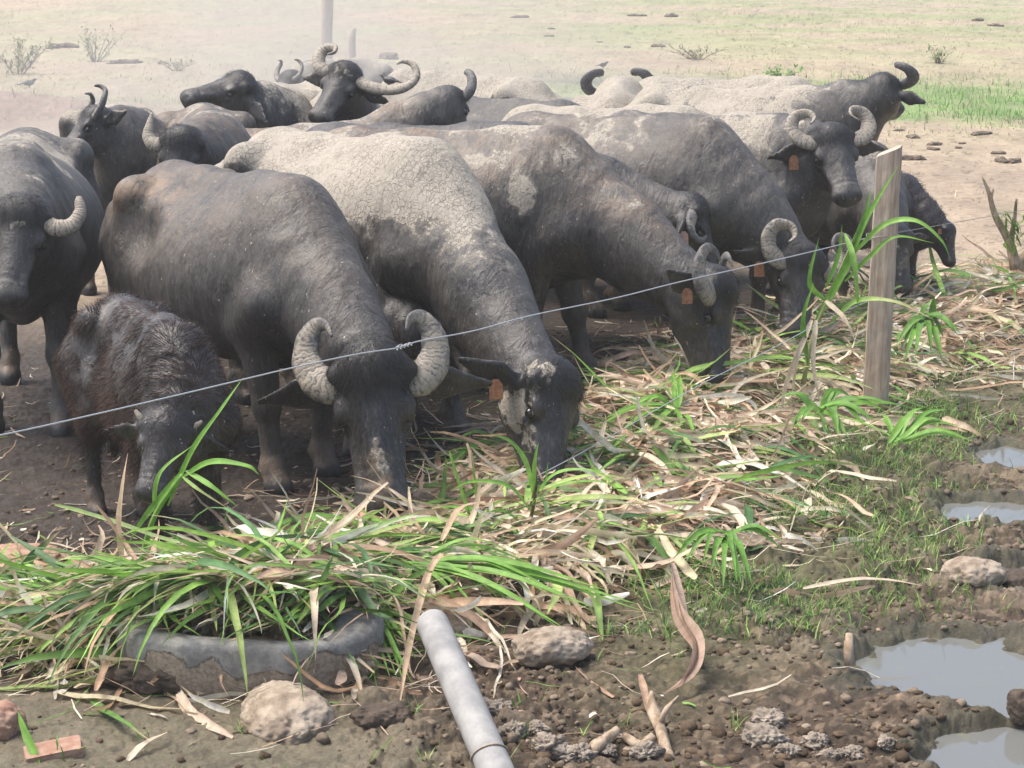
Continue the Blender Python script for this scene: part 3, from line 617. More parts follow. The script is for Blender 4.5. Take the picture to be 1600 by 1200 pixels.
def ground_colour(x, y):
    n1 = fbm(x * 1.3, y * 1.3, 11, 4); cr = crumbs(x, y); ch = (cr[0] > .004) * (cr[3] > .15) + (cr[1] > .003) * (cr[4] > .3) + .8 * (cr[2] > .002) * (cr[5] > .35); n2 = fbm(x * 7, y * 7, 12, 4, .6); n3 = fbm(x * .35, y * .5, 13, 4); n4 = fbm(x * 30, y * 30, 14, 2)
    C = lambda r, g, b: np.array([r, g, b])[None, None, :]
    e = lambda a: a[..., None]
    mudc = C(.122, .086, .056) * (1 + .55 * e(n2) + .25 * e(n4)); wet = C(.048, .036, .027); drym = C(.20, .155, .11)
    col = mudc
    col = col + (drym - col) * e(np.clip(sstep(.28, .5, n2 + .35 * n1) * .45, 0, 1))
    fs = fence_side(x, y); hd_, hw_, _ = heap_info(x, y)
    col = col * (1 + .5 * e(np.where(cr[2] > .002, cr[5], -.7))) * (1 + .4 * e(np.where(cr[1] > .003, cr[4], -.4))); col = col + (drym * (1 + .3 * e(n4)) - col) * e(np.clip(ch, 0, 1) * (.25 + .6 * sstep(-.2, .3, n1)) * (fs > -.3))
    pen = sstep(.15, -.5, fs) * sstep(16.5, 14, y); col = col + (C(.034, .025, .019) * (1 + .5 * e(n2)) - col) * e(pen * .9)  # dark wet pen soil, with shadow under the herd put into its colour
    silt = sstep(.15, -.5, x + .4 * (y - 5.7) + .3 * n1) * sstep(6.55, 6.1, y + .3 * n1); col = col + (C(.155, .135, .088) * (1 + .3 * e(n2)) - col) * e(silt * .85)
    p = pool_mask(x, y); col = col + (C(.07, .066, .04) - col) * e(sstep(-.45, .0, p) * .8)
    mat_ = sstep(1.0, .75, hd_ / hw_) ; col = col + (C(.20, .145, .085) * (1 + .5 * e(n2) + .4 * e(n4)) - col) * e(mat_ * .75)  # straw litter mat, also coloured lighter to lift the shade under the heap
    # grass soil beside the fodder
    gz = sstep(1.9, 1.0, hd_) * sstep(.4, .8, hd_) * sstep(-.2, .2, fs) * sstep(0, .6, x); col = col + (C(.1, .105, .05) * (1 + .5 * e(n2)) - col) * e(gz * .6)
    # pasture behind
    far = sstep(14.2, 17.0, y + .8 * n3 + np.where(x < -2, 2.0, 0)); dirt = C(.31, .245, .175) * (1 + .16 * e(n2) + .1 * e(n4))
    dry = C(.31, .255, .17) * (1 + .25 * e(n2)); grn = C(.15, .235, .07) * (1 + .35 * e(n2) + .2 * e(n4)); pale = C(.32, .29, .175)
    right = sstep(1.9, 2.7, x); far = np.maximum(far, right * sstep(12.7, 13.6, y + .3 * n1))
    f = dirt * 1.0; f = f + (dry - f) * e(sstep(-.1, .2, n1 + .2) * sstep(22, 26, y))
    rt = sstep(-6, 0, x)
    g1 = sstep(-.35, .2, n3 + .3 * n2 + .25 * n1 + .05) * sstep(26.5, 29.5, y + 1.2 * n1) * sstep(40, 33, y + 3 * n1) * (.22 + .7 * sstep(-1.5, 3, x)) * (.55 + .45 * sstep(-.25, .15, n1 + n2)); f = f + (grn - f) * e(g1)
    g2 = sstep(-.2, .3, n3 + .2 * n2) * sstep(36, 44, y); f = f + (pale - f) * e(g2 * .85)
    g3 = sstep(0, .3, n3 + .3 * n1) * sstep(38, 60, y) * (.3 + .5 * rt); f = f + (C(.20, .235, .10) - f) * e(g3 * .8)
    red = sstep(.05, .35, fbm(x * .15 + 40, y * .06, 2, 3)) * sstep(40, 60, y) * sstep(4, -6, x); f = f + (C(.36, .27, .18) - f) * e(red * .8)
    mudp = sstep(-.1, .12, fbm(x * .5, y * .3 + 7, 20, 3) + .1) * np.exp(-(((x - 2.0) / 3.0) ** 2 + ((y - 33.5) / 3.2) ** 2) * 1.3) ; f = f + (C(.12, .11, .095) - f) * e(np.clip(mudp * 1.5, 0, 1))
    bnk = np.exp(-(((x + 7.4) / 2.6) ** 2 + ((y - 28.5) / 2.2) ** 2)); f = f + (C(.24, .17, .125) * (1 + .5 * e(n2)) - f) * e(np.clip(bnk * 1.3, 0, 1))
    f = f * (1 + .28 * e(fbm(x * 1.6, y * .7, 90, 4, .6)) + .22 * e(fbm(x * 6, y * 2.2, 91, 3, .6))); speck = sstep(.42, .5, n2 * .8 + n4 * .4 + .15 * n1); f = f * (1 - .45 * e(speck))
    col = col + (f - col) * e(far)
    return np.clip(col, .01, .9), np.clip(pen * .3 + sstep(-.5, .1, p) + silt * .5, 0, 1) * (1 - far), far
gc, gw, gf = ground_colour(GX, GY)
k = NT("ground_soil"); c = k.coord(); _, _, _, wet_, colr = k.attr("tint"); gm = k.attr("gm")
n = k.noise(c, 9, 8, .75); n2 = k.noise(c, 60, 5, .7)
f = k.n("MapRange"); k.put(f.inputs[0], k.math('ADD', k.math('MULTIPLY', n, .5), k.math('MULTIPLY', n2, .5))); f.inputs[1].default_value = .32; f.inputs[2].default_value = .68; f.inputs[3].default_value = .5; f.inputs[4].default_value = 1.5
cc = k.n("CombineColor"); [k.put(cc.inputs[i], f.outputs[0]) for i in range(3)]
col = k.mix(1.0, colr, cc.outputs[0], 'MULTIPLY')
nrm = k.bump(k.noise(c, 38, 8, .75), .8, .016); nrm = k.bump(n2, .5, .004, nrm)
rough = k.math('SUBTRACT', .88, k.math('MULTIPLY', gm[0], k.ramp(k.noise(c, 17, 4, .6), .35, .6)), clamp=True); rough = k.math('MAXIMUM', rough, .3)
M['soil'] = k.fin(col, rough, nrm, .35)
nr, nc = GX.shape; I = np.arange(nr * nc).reshape(nr, nc)
Q = np.stack([I[:-1, :-1], I[:-1, 1:], I[1:, 1:], I[1:, :-1]], -1).reshape(-1, 4)
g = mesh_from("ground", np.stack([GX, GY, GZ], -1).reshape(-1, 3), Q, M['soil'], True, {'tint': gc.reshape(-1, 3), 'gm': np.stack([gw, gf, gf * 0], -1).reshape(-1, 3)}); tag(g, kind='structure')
# puddle water
k = NT("puddle_water"); c = k.coord(); k.b.inputs["IOR"].default_value = 1.33
sc2 = k.ramp(k.noise(c, 7, 6, .75, .6), .56, .7)
M['water'] = k.fin(k.mix(sc2, (.15, .155, .145), (.17, .18, .11)), k.math('ADD', .03, k.math('MULTIPLY', sc2, .25)), k.bump(k.noise(c, 30, 3), .02, .003), .9)
for i, (c_, a_, b_) in enumerate(POOLS[:4] + POOLS[5:]):
    t = np.linspace(0, 2 * np.pi, 41)[:-1]; V = [(c_[0], c_[1], WATER_Z)] + [(c_[0] + 1.55 * a_ * math.cos(q), c_[1] + 1.55 * b_ * math.sin(q), WATER_Z + .0004 * i) for q in t]; V[0] = (c_[0], c_[1], WATER_Z + .0004 * i)
    me = bpy.data.meshes.new("puddle_water"); me.from_pydata(V, [], [(0, j + 1, (j + 1) % 40 + 1) for j in range(40)]); me.materials.append(M['water'])
    o = bpy.data.objects.new("puddle_water", me); COL.objects.link(o); tag(o, kind='structure')
print("ground", round(time.time() - T0, 1))
# ------------------------------------------------------------------ the herd
heavy = (.66, .22); some = (.5, .1)
buffalo("big front cow with wide ridged horns, face to the viewer, muzzle in green fodder", (-1.62, 9.86), (-.98, 8.98), (580, 562, 8.22), (600, 822, 7.92), (.05, -1, .35), 1.0, 'curl', hs=.88, hw=1.02, mw_=1.14, res=.75,
        mud=(.12, 0), dust=.75, tan=.35, spots=[((0.1, -.25, 1.25), (.35, .3, .2), .8, 't'), ((.3, -.3, 1.2), (.25, .2, .12), .5, 't')], facemud=[((.3, 0, .03), (.2, .04, .05), .5, 'm'), ((.4, 0, .03), (.12, .05, .06), 1, 't'), ((.1, -.02, .05), (.06, .05, .05), .45, 'm')],
        legs=dict(fl=-.05, fr=.1), hair=16000, hornmud=.45, fat=1.05)
buffalo("cow with thick flaking mud on back and cheek, broken horn stub, head down", (-1.2, 10.62), (-.42, 9.72), (868, 585, 8.7), (862, 785, 8.45), (.8, -.75, .1), 1.07, [(.075, .06, .0, .035), (.1, .06, .005, .034), (.115, .055, .008, .026)], hs=1,
        mud=(.88, .4), dust=.7, facemud=[((.16, -.1, -.12), (.19, .1, .15), .74, 'm'), ((.28, -.08, -.06), (.12, .06, .1), .56, 'm'), ((.03, -.09, 0), (.1, .08, .08), .6, 'm')], ears='R', ear=(-.25, .0), tags=[('R', 'tag', 1.1)], hair=9000, res=.8, spots=[((.85, -.4, .85), (.1, .12, .18), .6, 'm')])
buffalo("dark cow grazing in profile, ring curled grey horns, ochre patch on its back", (-.85, 11.3), (.2, 10.95), (1122, 440, 10.35), (1128, 612, 10.2), (1, -.25, .35), 1.03, 'curl', hs=.95, res=.85,
        mud=(.3, .1), dust=.7, tan=.6, spots=[((.4, -.2, 1.25), (.3, .25, .15), 1, 't'), ((1.0, -.3, 1.15), (.14, .2, .25), .62, 'm'), ((.75, -.25, 1.25), (.25, .15, .08), .7, 'm')], ears='R', ear=(-.3, .1), tags=[('R', 'tag', 1.0)], hair=9000, hornmud=.4, legs=dict(fl=.15, fr=-.12))
buffalo("grey cow with lowered head just left of the wooden post, curled dusty horns, orange tag", (.15, 12.45), (1.08, 11.9), (1258, 398, 11.5), (1240, 538, 11.3), (.35, -1, .45), 1.02, 'tight', hs=1.05,
        mud=(.3, .05), dust=1.0, tan=.25, spots=[((.5, -.2, 1.2), (.5, .25, .12), .62, 'm')], tags=[('R', 'tag', 1.2)], hair=6000, hornmud=.5, ear=(-.1, .1))
buffalo("dark cow whose lowered head with a pink tag shows between two grazing cows", (-1.0, 12.05), (-.02, 11.72), (1080, 318, 11.3), (1122, 445, 11.25), (.9, .1, .4), 1.0, 'down', hs=.8, res=1.0, hair=5000,
        mud=(.15, 0), dust=.6, ears='R', ear=(.45, -.2), tags=[('R', 'tag_pink', 1.1)], hook=.6)
buffalo("grey cow at the left edge facing the viewer with a short pale broken horn", (-2.6, 11.0), (-2.42, 9.95), (35, 325, 9.3), (8, 480, 9.05), (.05, -1, .45), 1.04, [(.085, .05, 0, .046), (.155, .09, .0, .046), (.225, .07, .0, .042), (.255, -.0, .01, .034), (.245, -.06, .02, .024), (.24, -.085, .02, .014)], hs=1,
        mud=(.3, .1), dust=1.0, facemud=[((.12, .0, .05), (.05, .1, .05), .55, 'm'), ((.24, .11, -.04), (.07, .03, .04), 1, 't'), ((.3, 0, .02), (.2, .1, .1), .45, 'd')], ears='', hair=7000, hornmud=.75, legs=dict(fl=.05, fr=-.1), fat=1.02)
buffalo("small shaggy brown calf with stub horns nibbling stalks at the front left", (-1.57, 8.22), (-1.30, 7.66), (262, 660, 7.34), (230, 785, 7.16), (-.05, -1, .3), .72, 'stub', calf=True, hs=1.4, hornmud=1.0,
        mud=(0, 0), dust=.12, facemud=[((.3, 0, .03), (.05, .02, .05), .5, 'm')], fat=.86, hair=36000, legs=dict(fl=.05, fr=-.06, hr=-.12), ear=(.0, .15), res=.85)
buffalo("dark cow looking left over a neighbour's back, two thin horns rising", (-2.75, 14.0), (-2.4, 13.05), (150, 178, 12.7), (84, 252, 12.5), (-.75, -.15, .75), .98, 'up', mud=(.4, .1), dust=.6, tan=.2, ears='L', ear=(-.55, .1), res=1.1, hair=4000, hornmud=.3)
buffalo("cow whose black poll and pale upturned horn show above the front cow's hip", (-2.02, 13.5), (-1.8, 12.45), (285, 212, 11.75), (265, 330, 11.55), (-.1, -.9, .5), 1.0, 'none', [(.08, .05, 0, .05), (.15, .08, -.0, .052), (.2, .03, .0, .045), (.205, -.05, .01, .03), (.2, -.14, .02, .010)], mud=(.3, .1), dust=.8, tan=.5, ears='', res=1.1, hair=6000, hornmud=.9)
buffalo("black cow resting its raised head on a brown back, hornless profile to the left", (-1.75, 15.5), (-1.6, 14.45), (382, 128, 14.0), (282, 152, 13.75), (-.1, -.3, 1), 1.0, 'none', mud=heavy, dust=.5, ears='L', ear=(-.2, -.3), res=1.1, hair=4000)
buffalo("cow with huge sweeping horns and mud crusted forehead, head raised mid herd", (-1.5, 16.1), (-1.2, 15.1), (542, 110, 14.4), (494, 192, 14.1), (-.25, -1, .35), 1.0, 'wide', hs=1.0, mud=heavy, dust=.8, hair=5000, facemud=[((.07, 0, .04), (.1, .1, .08), .8, 'm'), ((.3, .03, 0), (.15, .08, .08), .5, 'd')], res=1.1, horn_r='tight', hornmud=.8)
buffalo("dark headed cow in mid herd, one thick horn curving up on its right", (-2.1, 13.3), (-1.15, 13.25), (700, 152, 13.35), (735, 250, 13.2), (.2, .9, .5), .9, 'up', hair=5000, mud=(.35, .1), dust=.7, tan=.9, res=1.25, ears='', hornmud=.2)
buffalo("cow half lost in the dust at the far left of the herd, thin curled horns", (-1.4, 19.0), (-1.7, 18.0), (452, 118, 17.6), (420, 165, 17.4), (-.6, -.6, .6), 1.0, 'up', mud=heavy, dust=1, res=1.6)
buffalo("pale mud caked cow at the back whose rump peak stands left of the far puddle", (.1, 16.2), (-.85, 16.75), (600, 175, 17.3), (585, 215, 17.5), (-.6, .4, .6), 1.0, 'back', mud=heavy, dust=1, res=1.5)
buffalo("smooth grey cow behind the middle of the herd, rump to the right", (.35, 14.3), (-.6, 14.8), (640, 205, 15.1), (610, 250, 15.3), (-.6, .4, .6), .97, 'back', mud=(.15, .05), dust=1.1, res=1.4, ears='')
buffalo("pale cow at the back, two small horn tips poking above its neighbours", (.75, 15.2), (.85, 16.2), (965, 140, 16.8), (965, 195, 17.2), (0, .6, .8), .98, 'tight', hs=1.15, mud=heavy, dust=1, tan=.5, res=1.5)
buffalo("long pale mud caked cow at the back right, straight back line", (1.2, 16.3), (2.1, 15.8), (1290, 215, 15.2), (1310, 260, 15.0), (.6, -.3, .6), 1.0, 'tight', mud=heavy, dust=1, res=1.4)
buffalo("mud streaked cow at the back right, head raised and turned away, yellow ear buttons", (1.1, 14.9), (2.0, 14.25), (1378, 128, 13.9), (1398, 172, 14.25), (.1, .35, 1), 1.02, 'none', 'tight', hs=1.1, mud=(.5, .2), dust=.7, ears='R', ear=(-.15, .0), tags=[('R', 'tag_yellow', .8)], res=1.1, hair=4000, hornmud=.35)
buffalo("grey cow gazing at the viewer above the wooden post, dusty spiral horns", (.75, 13.25), (1.62, 12.65), (1298, 208, 12.35), (1330, 318, 12.05), (.2, -1, .55), .98, 'tight', hs=1.0, hw=1.25, mud=(.4, .15), dust=.9, tags=[('R', 'tag', 1.25)], res=1.0, hornmud=.75, ear=(0, .15), facemud=[((.04, 0, .04), (.07, .1, .06), .5, 'd')], hair=3000)
buffalo("young cow with a mud smeared face feeding right behind the wooden post", (1.95, 14.1), (2.3, 13.3), (1398, 362, 12.7), (1412, 465, 12.6), (.25, -1, .3), .82, 'none', mud=(.3, .1), dust=.5, facemud=[((.2, 0, .02), (.3, .14, .14), .52, 'm')], res=1.1)
buffalo("black shaggy calf right of the wooden post with its head lowered, orange tag", (2.22, 13.95), (2.52, 13.45), (1482, 356, 13.2), (1490, 418, 13.1), (.9, -.3, .3), .66, 'none', calf=True, mud=(0, 0), dust=.1, hair=14000, tags=[('R', 'tag', 1.0)], ears='R', ear=(-.3, .3), res=1.0, dark=.3)
buffalo("pale cow in the middle of the herd behind the gazing one, mud caked spine", (.2, 13.9), (1.05, 13.5), (1120, 290, 12.9), (1130, 350, 12.8), (.8, -.3, .3), .97, 'none', mud=heavy, dust=1, tan=.5, res=1.4, ears='')
buffalo("dark calf in the shade between the two front cows, only muzzle and brow showing", (-.62, 10.1), (-.68, 9.6), (712, 500, 9.35), (745, 600, 9.15), (.3, -1, .3), .62, 'none', calf=True, dust=.1, mud=(0, 0), res=1.2)
print("herd", round(time.time() - T0, 1))
# ------------------------------------------------------------------ ribbons: leaf blades, stalks, grass
def ribbons(n, root, heading, pitch, length, width, curl, lift=0.0, seg=7, fold=.25, twist=0.0, hug=None, noise_=.08, sag=.0, taper='leaf'):
    """n blades; returns V, F and per-vertex blade index. hug: function(x, y) -> lowest z a blade may reach"""
    V = np.zeros((n, seg + 1, 3, 3)); p = root.copy(); h = heading.copy(); pt = np.broadcast_to(pitch, (n,)).copy(); tw = rng.normal(0, 1, n) * twist
    length = np.broadcast_to(length, (n,)); width = np.broadcast_to(width, (n,)); curl = np.broadcast_to(curl, (n,)); st = length / seg; dtw = rng.normal(0, 1, n) * twist * .5
    for i in range(seg + 1):
        t = i / seg
        w = {'leaf': min(1, .35 + 4 * t) * (1 - t ** 2.2) + .02, 'straw': min(1, .6 + 3 * t) * (1 - .7 * t ** 3), 'grass': 1 - t ** 1.5 + .03}[taper] * width * .5
        d = np.stack([np.cos(h) * np.cos(pt), np.sin(h) * np.cos(pt), np.sin(pt)], 1)
        side = np.stack([-np.sin(h), np.cos(h), np.zeros(n)], 1); up = np.cross(d, side); s2 = side * np.cos(tw)[:, None] + up * np.sin(tw)[:, None]; u2 = np.cross(d, s2)
        V[:, i, 0] = p - s2 * w[:, None] + u2 * (fold * w)[:, None]; V[:, i, 1] = p; V[:, i, 2] = p + s2 * w[:, None] + u2 * (fold * w)[:, None]
        p = p + d * st[:, None]; pt = pt + curl / seg - sag / seg + rng.normal(0, noise_, n); h = h + rng.normal(0, noise_, n); tw = tw + dtw / seg * 2
        if hug is not None:
            fl = hug(p[:, 0], p[:, 1]); low = p[:, 2] < fl; p[:, 2] = np.where(low, fl, p[:, 2]); pt = np.where(low, np.maximum(pt, rng.normal(.02, .12, n)), pt)
    b = (np.arange(n) * (seg + 1) * 3)[:, None]; Fq = []
    for i in range(seg):
        for j in (0, 1): Fq.append(b + np.array([3 * i + j, 3 * i + j + 1, 3 * (i + 1) + j + 1, 3 * (i + 1) + j]))
    return V.reshape(-1, 3), np.concatenate(Fq), np.repeat(np.arange(n), (seg + 1) * 3), np.tile(np.repeat(np.linspace(0, 1, seg + 1), 3), n)
def heap_top(x, y):
    d, w, h = heap_info(x, y); return ground_z(x, y) + h * np.maximum(0, 1 - (d / (w * 1.05)) ** 2) * (.75 + .5 * fbm(np.asarray(x) * 3, np.asarray(y) * 3, 8, 2))
ARC = np.concatenate([[0], np.cumsum(np.linalg.norm(np.diff(HEAP, axis=0), axis=1))])
def along(t):
    x = np.interp(t, ARC, HEAP[:, 0]); y = np.interp(t, ARC, HEAP[:, 1]); w = np.interp(t, ARC, HEAPW); return x, y, w
def heap_points(n, spread=.55, tmax=None, near=1.0):
    tm = tmax or ARC[-1]; t = tm * rng.random(n * 3) ** near; x, y, w = along(t); dx = np.gradient(HEAP[:, 0]); 
    d = np.stack([np.interp(t, ARC, np.gradient(HEAP[:, 0], ARC)), np.interp(t, ARC, np.gradient(HEAP[:, 1], ARC))], 1); d /= np.linalg.norm(d, axis=1)[:, None]
    r = rng.normal(0, spread, n * 3) * w; X = x - d[:, 1] * r; Y = y + d[:, 0] * r
    cl = fbm(X * 2.2, Y * 2.2, 30, 3); keep = rng.random(n * 3) < sstep(-.5, .3, cl) * .8 + .2; X, Y = X[keep][:n], Y[keep][:n]; return X, Y
DRY = np.array([(.62, .47, .34), (.68, .55, .41), (.52, .36, .25), (.70, .60, .46), (.38, .25, .16), (.76, .68, .55), (.58, .50, .33), (.66, .50, .38)])
GRN = np.array([(.13, .26, .045), (.19, .34, .07), (.10, .20, .05), (.26, .42, .10), (.08, .17, .06), (.33, .42, .14)])
def paint(pal, bi, n, t, var=.22, mixin=None, mf=0):
    c = pal[rng.integers(0, len(pal), n)] * (1.06 + rng.normal(0, var, (n, 1))); c = c[bi]
    if mixin is not None: c = c + (np.array(mixin) - c) * (sstep(.7, 1.0, t) * (rng.random(n) < mf)[bi])[:, None]
    k3 = np.tile([.86, 1.16, .93], len(c) // 3) if len(c) % 3 == 0 else 1; c = c * (k3[:, None] if len(c) % 3 == 0 else 1); c = c * (1 + .16 * np.sin(np.repeat(np.arange(len(c) // 3), 3) * 2.4 + bi))[:, None] if len(c) % 3 == 0 else c
    return np.clip(c, .01, .85)
def fodder(name, n, pal, lay, spread, L, W, layers, near, group_dir=False, **kw):
    X, Y = heap_points(n, spread, near=near); n = len(X)
    base = heap_top(X, Y); z = base + .005 + layers * rng.random(n) ** 1.5
    hd = rng.uniform(0, 2 * np.pi, n)
    if group_dir: hd = 2.5 * np.pi * fbm(X * 1.6, Y * 1.6, 50, 2) + np.pi * .9 + rng.normal(0, .35, n)
    pt = rng.normal(0, .16, n); l = L[0] + (L[1] - L[0]) * rng.random(n) ** 1.4; w = W[0] + (W[1] - W[0]) * rng.random(n)
    V, Fq, bi, t = ribbons(n, np.stack([X, Y, z], 1), hd, pt, l, w, rng.normal(-.2, .5, n), hug=lambda x, y: heap_top(x, y) + .006, sag=.5, **kw)
    o = mesh_from(name, V, Fq, M['blade'], True, {'tint': paint(pal, bi, n, t, mixin=(.55, .42, .26), mf=.35)}); tag(o, lay, 'fodder', kind='stuff'); return o
fodder("dry_fodder", 13000, DRY, "dry tan maize and cane leaves trampled along the fence under the muzzles", .5, (.08, .5), (.010, .038), .05, 1.15, fold=.4, twist=.9, noise_=.15, taper='straw')
fodder("green_fodder", 2900, GRN, "fresh green leaf blades heaped on the dry fodder in front of the herd", .42, (.2, .75), (.015, .042), .08, 1.6, True, fold=.3, twist=.35, noise_=.07, taper='leaf')
# thin stems and fine litter through the heap and round it
X, Y = heap_points(9500, .7, near=1.2); n = len(X)
V, Fq, bi, t = ribbons(n, np.stack([X, Y, heap_top(X, Y) + .004 + .03 * rng.random(n) ** 2], 1), rng.uniform(0, 6.3, n), rng.normal(.02, .15, n), rng.uniform(.04, .3, n), rng.uniform(.003, .007, n), 0., seg=4, hug=lambda x, y: heap_top(x, y) + .004, noise_=.1, taper='straw')
tag(mesh_from("straw_litter", V, Fq, M['blade'], True, {'tint': paint(np.vstack([DRY, GRN[:2]]), bi, n, t)}), "thin straw and stem litter scattered through and around the fodder", 'straw', kind='stuff')
# litter in the pen and a few scraps on the mud in front
n = 9000; X = rng.uniform(-3.4, 3.2, n); Y = rng.uniform(6.5, 13, n); ok = (fence_side(X, Y) < 0) & (rng.random(n) < .12 + .9 * sstep(1.5, .6, heap_info(X, Y)[0])); X, Y = X[ok], Y[ok]
X2, Y2 = rng.uniform(-1.6, 2.4, 300), rng.uniform(5.4, 9.5, 300); ok = (pool_mask(X2, Y2) < -.1) & (rng.random(300) < .25 + sstep(1.2, .6, heap_info(X2, Y2)[0])); X = np.append(X, X2[ok]); Y = np.append(Y, Y2[ok]); n = len(X)
V, Fq, bi, t = ribbons(n, np.stack([X, Y, ground_z(X, Y) + .006], 1), rng.uniform(0, 6.3, n), rng.normal(.0, .1, n), rng.uniform(.03, .26, n) * rng.uniform(.3, 1, n), rng.uniform(.005, .018, n), .2, seg=4, hug=lambda x, y: ground_z(x, y) + .004, noise_=.15, fold=.3, taper='straw', twist=.4)
tag(mesh_from("trampled_litter", V, Fq, M['blade'], True, {'tint': paint(np.vstack([DRY, DRY * .6, GRN[:2]]), bi, n, t)}), "broken dry leaf scraps trodden into the mud", 'litter', kind='stuff')
# short grass beside the fodder
n0 = 170000; X = rng.uniform(-.3, 5.0, n0); Y = rng.uniform(6.8, 14.6, n0); hd_, hw_, _ = heap_info(X, Y); fs = fence_side(X, Y)
dens = sstep(-.25, .2, fs) * sstep(1.9, 1.0, hd_) * sstep(.35, .75, hd_) * sstep(-.15, .25, fbm(X * 2.4, Y * 2.4, 60, 3) + .12) * sstep(.0, .7, X) * (pool_mask(X, Y) < -.15)
dens = np.maximum(dens, .012 * (pool_mask(X, Y) < 0) * (fs > .3)) * .65
ok = rng.random(n0) < dens; X, Y = X[ok], Y[ok]
Xs, Ys = rng.uniform(-1.6, 2.6, 130), rng.uniform(5.2, 9.0, 130); ok = (heap_info(Xs, Ys)[0] > .45) & (pool_mask(Xs, Ys) < -.05) & (fence_side(Xs, Ys) > -.1); Xs, Ys = Xs[ok], Ys[ok]
kk = rng.integers(3, 12, len(Xs)); X = np.append(X, np.repeat(Xs, kk) + rng.normal(0, .012, kk.sum())); Y = np.append(Y, np.repeat(Ys, kk) + rng.normal(0, .012, kk.sum())); n = len(X)
V, Fq, bi, t = ribbons(n, np.stack([X, Y, ground_z(X, Y) - .004], 1), rng.uniform(0, 6.3, n), rng.uniform(.6, 1.5, n), rng.uniform(.03, .10, n), rng.uniform(.003, .0065, n), -.9, seg=3, noise_=.12, taper='grass')
print('grass', n)
tag(mesh_from("short_grass", V, Fq, M['ground_grass'], True, {'tint': paint(GRN * .9, bi, n, t)}), "short sparse green grass growing between fodder and puddles", 'grass', kind='stuff')
# pasture tufts behind the herd
n0 = 110000; v_ = rng.uniform(0, 1, n0); Y = 1 / (1 / 14.5 + v_ * (1 / 75 - 1 / 14.5)); X = rng.uniform(-1, 1, n0) * (.29 * Y + .5)
nn3 = fbm(X * .35, Y * .5, 13, 4); gr = sstep(-.28, .12, nn3 + .05) * sstep(26, 28.5, Y) * sstep(41, 35, Y) * (.2 + .8 * sstep(-1, 3, X))
dens = .10 + .9 * gr + .25 * sstep(24, 30, Y); dens *= .15 + .85 * sstep(-.1, .2, fbm(X * .9, Y * .9, 61, 3)); dens = np.where((Y < 17) & (X < 2.7), 0, dens); dens = np.where((X > 2.3) & (Y < 25), dens * .15, dens)
ok = rng.random(n0) < dens * .7; X, Y, gr = X[ok], Y[ok], gr[ok]; n = len(X)
V, Fq, bi, t = ribbons(n, np.stack([X, Y, ground_z(X, Y) - .01], 1), rng.uniform(0, 6.3, n), rng.uniform(.4, 1.4, n), rng.uniform(.04, .13, n) * (1 + .8 * gr), rng.uniform(.006, .016, n), -.7, seg=2, taper='grass')
pal = np.where((rng.random(n) < .25 + .75 * gr)[:, None], np.array([.15, .30, .07]), np.array([.40, .34, .21])) * (1 + rng.normal(0, .25, (n, 1)))
tag(mesh_from("pasture_grass", V, Fq, M['ground_grass'], True, {'tint': np.clip(pal[bi], .01, .8)}), "dry and green tufts of the grazed pasture behind the herd", 'grass', kind='stuff')

# ------------------------------------------------------------------ single leaves and plants
def strip(name, pts, width, col, parent=None, fold=.3, tw=0.0, seg=26, shape='leaf', col2=None, up=(0, 0, 1), mat=None):
    P = catmull(pts, seg + 1); T = np.gradient(P, axis=0); T /= np.linalg.norm(T, axis=1)[:, None]; V = []; C = []
    for i in range(seg + 1):
        t = i / seg; s_ = np.cross(T[i], up); s_ /= np.linalg.norm(s_) + 1e-9; u = np.cross(s_, T[i]); a = tw * t; s2 = s_ * math.cos(a) + u * math.sin(a); u2 = np.cross(s2, T[i])
        w = (min(1, .25 + 3.5 * t) * (1 - t ** 2.4) + .02 if shape == 'leaf' else min(1, .5 + 3 * t) * (1 - .8 * t ** 4)) * width / 2 * (1 + .08 * math.sin(t * 19))
        for q_ in (-1, -.5, 0, .5, 1): V.append(P[i] + s2 * w * q_ + u2 * fold * w * abs(q_)); C.append(np.array(col) * (1 + .12 * math.sin(t * 9 + q_ * 3)) if col2 is None else (np.array(col) * (1 - t ** 2) + np.array(col2) * t ** 2))
    Fq = [(i * 5 + j, i * 5 + j + 1, i * 5 + j + 6, i * 5 + j + 5) for i in range(seg) for j in range(4)]
    return mesh_from(name, V, Fq, mat or M['blade'], True, {'tint': np.clip(np.array(C), .01, .9)}, parent)
def pix(lst): return [AT(*p) for p in lst]
def pixo(lst): return [AT(p[0], p[1], p[2] - .22) for p in lst]
g1, g2, g3 = (.17, .36, .05), (.24, .44, .09), (.11, .24, .045); d1, d2, d3 = (.58, .42, .28), (.45, .3, .2), (.66, .56, .42)
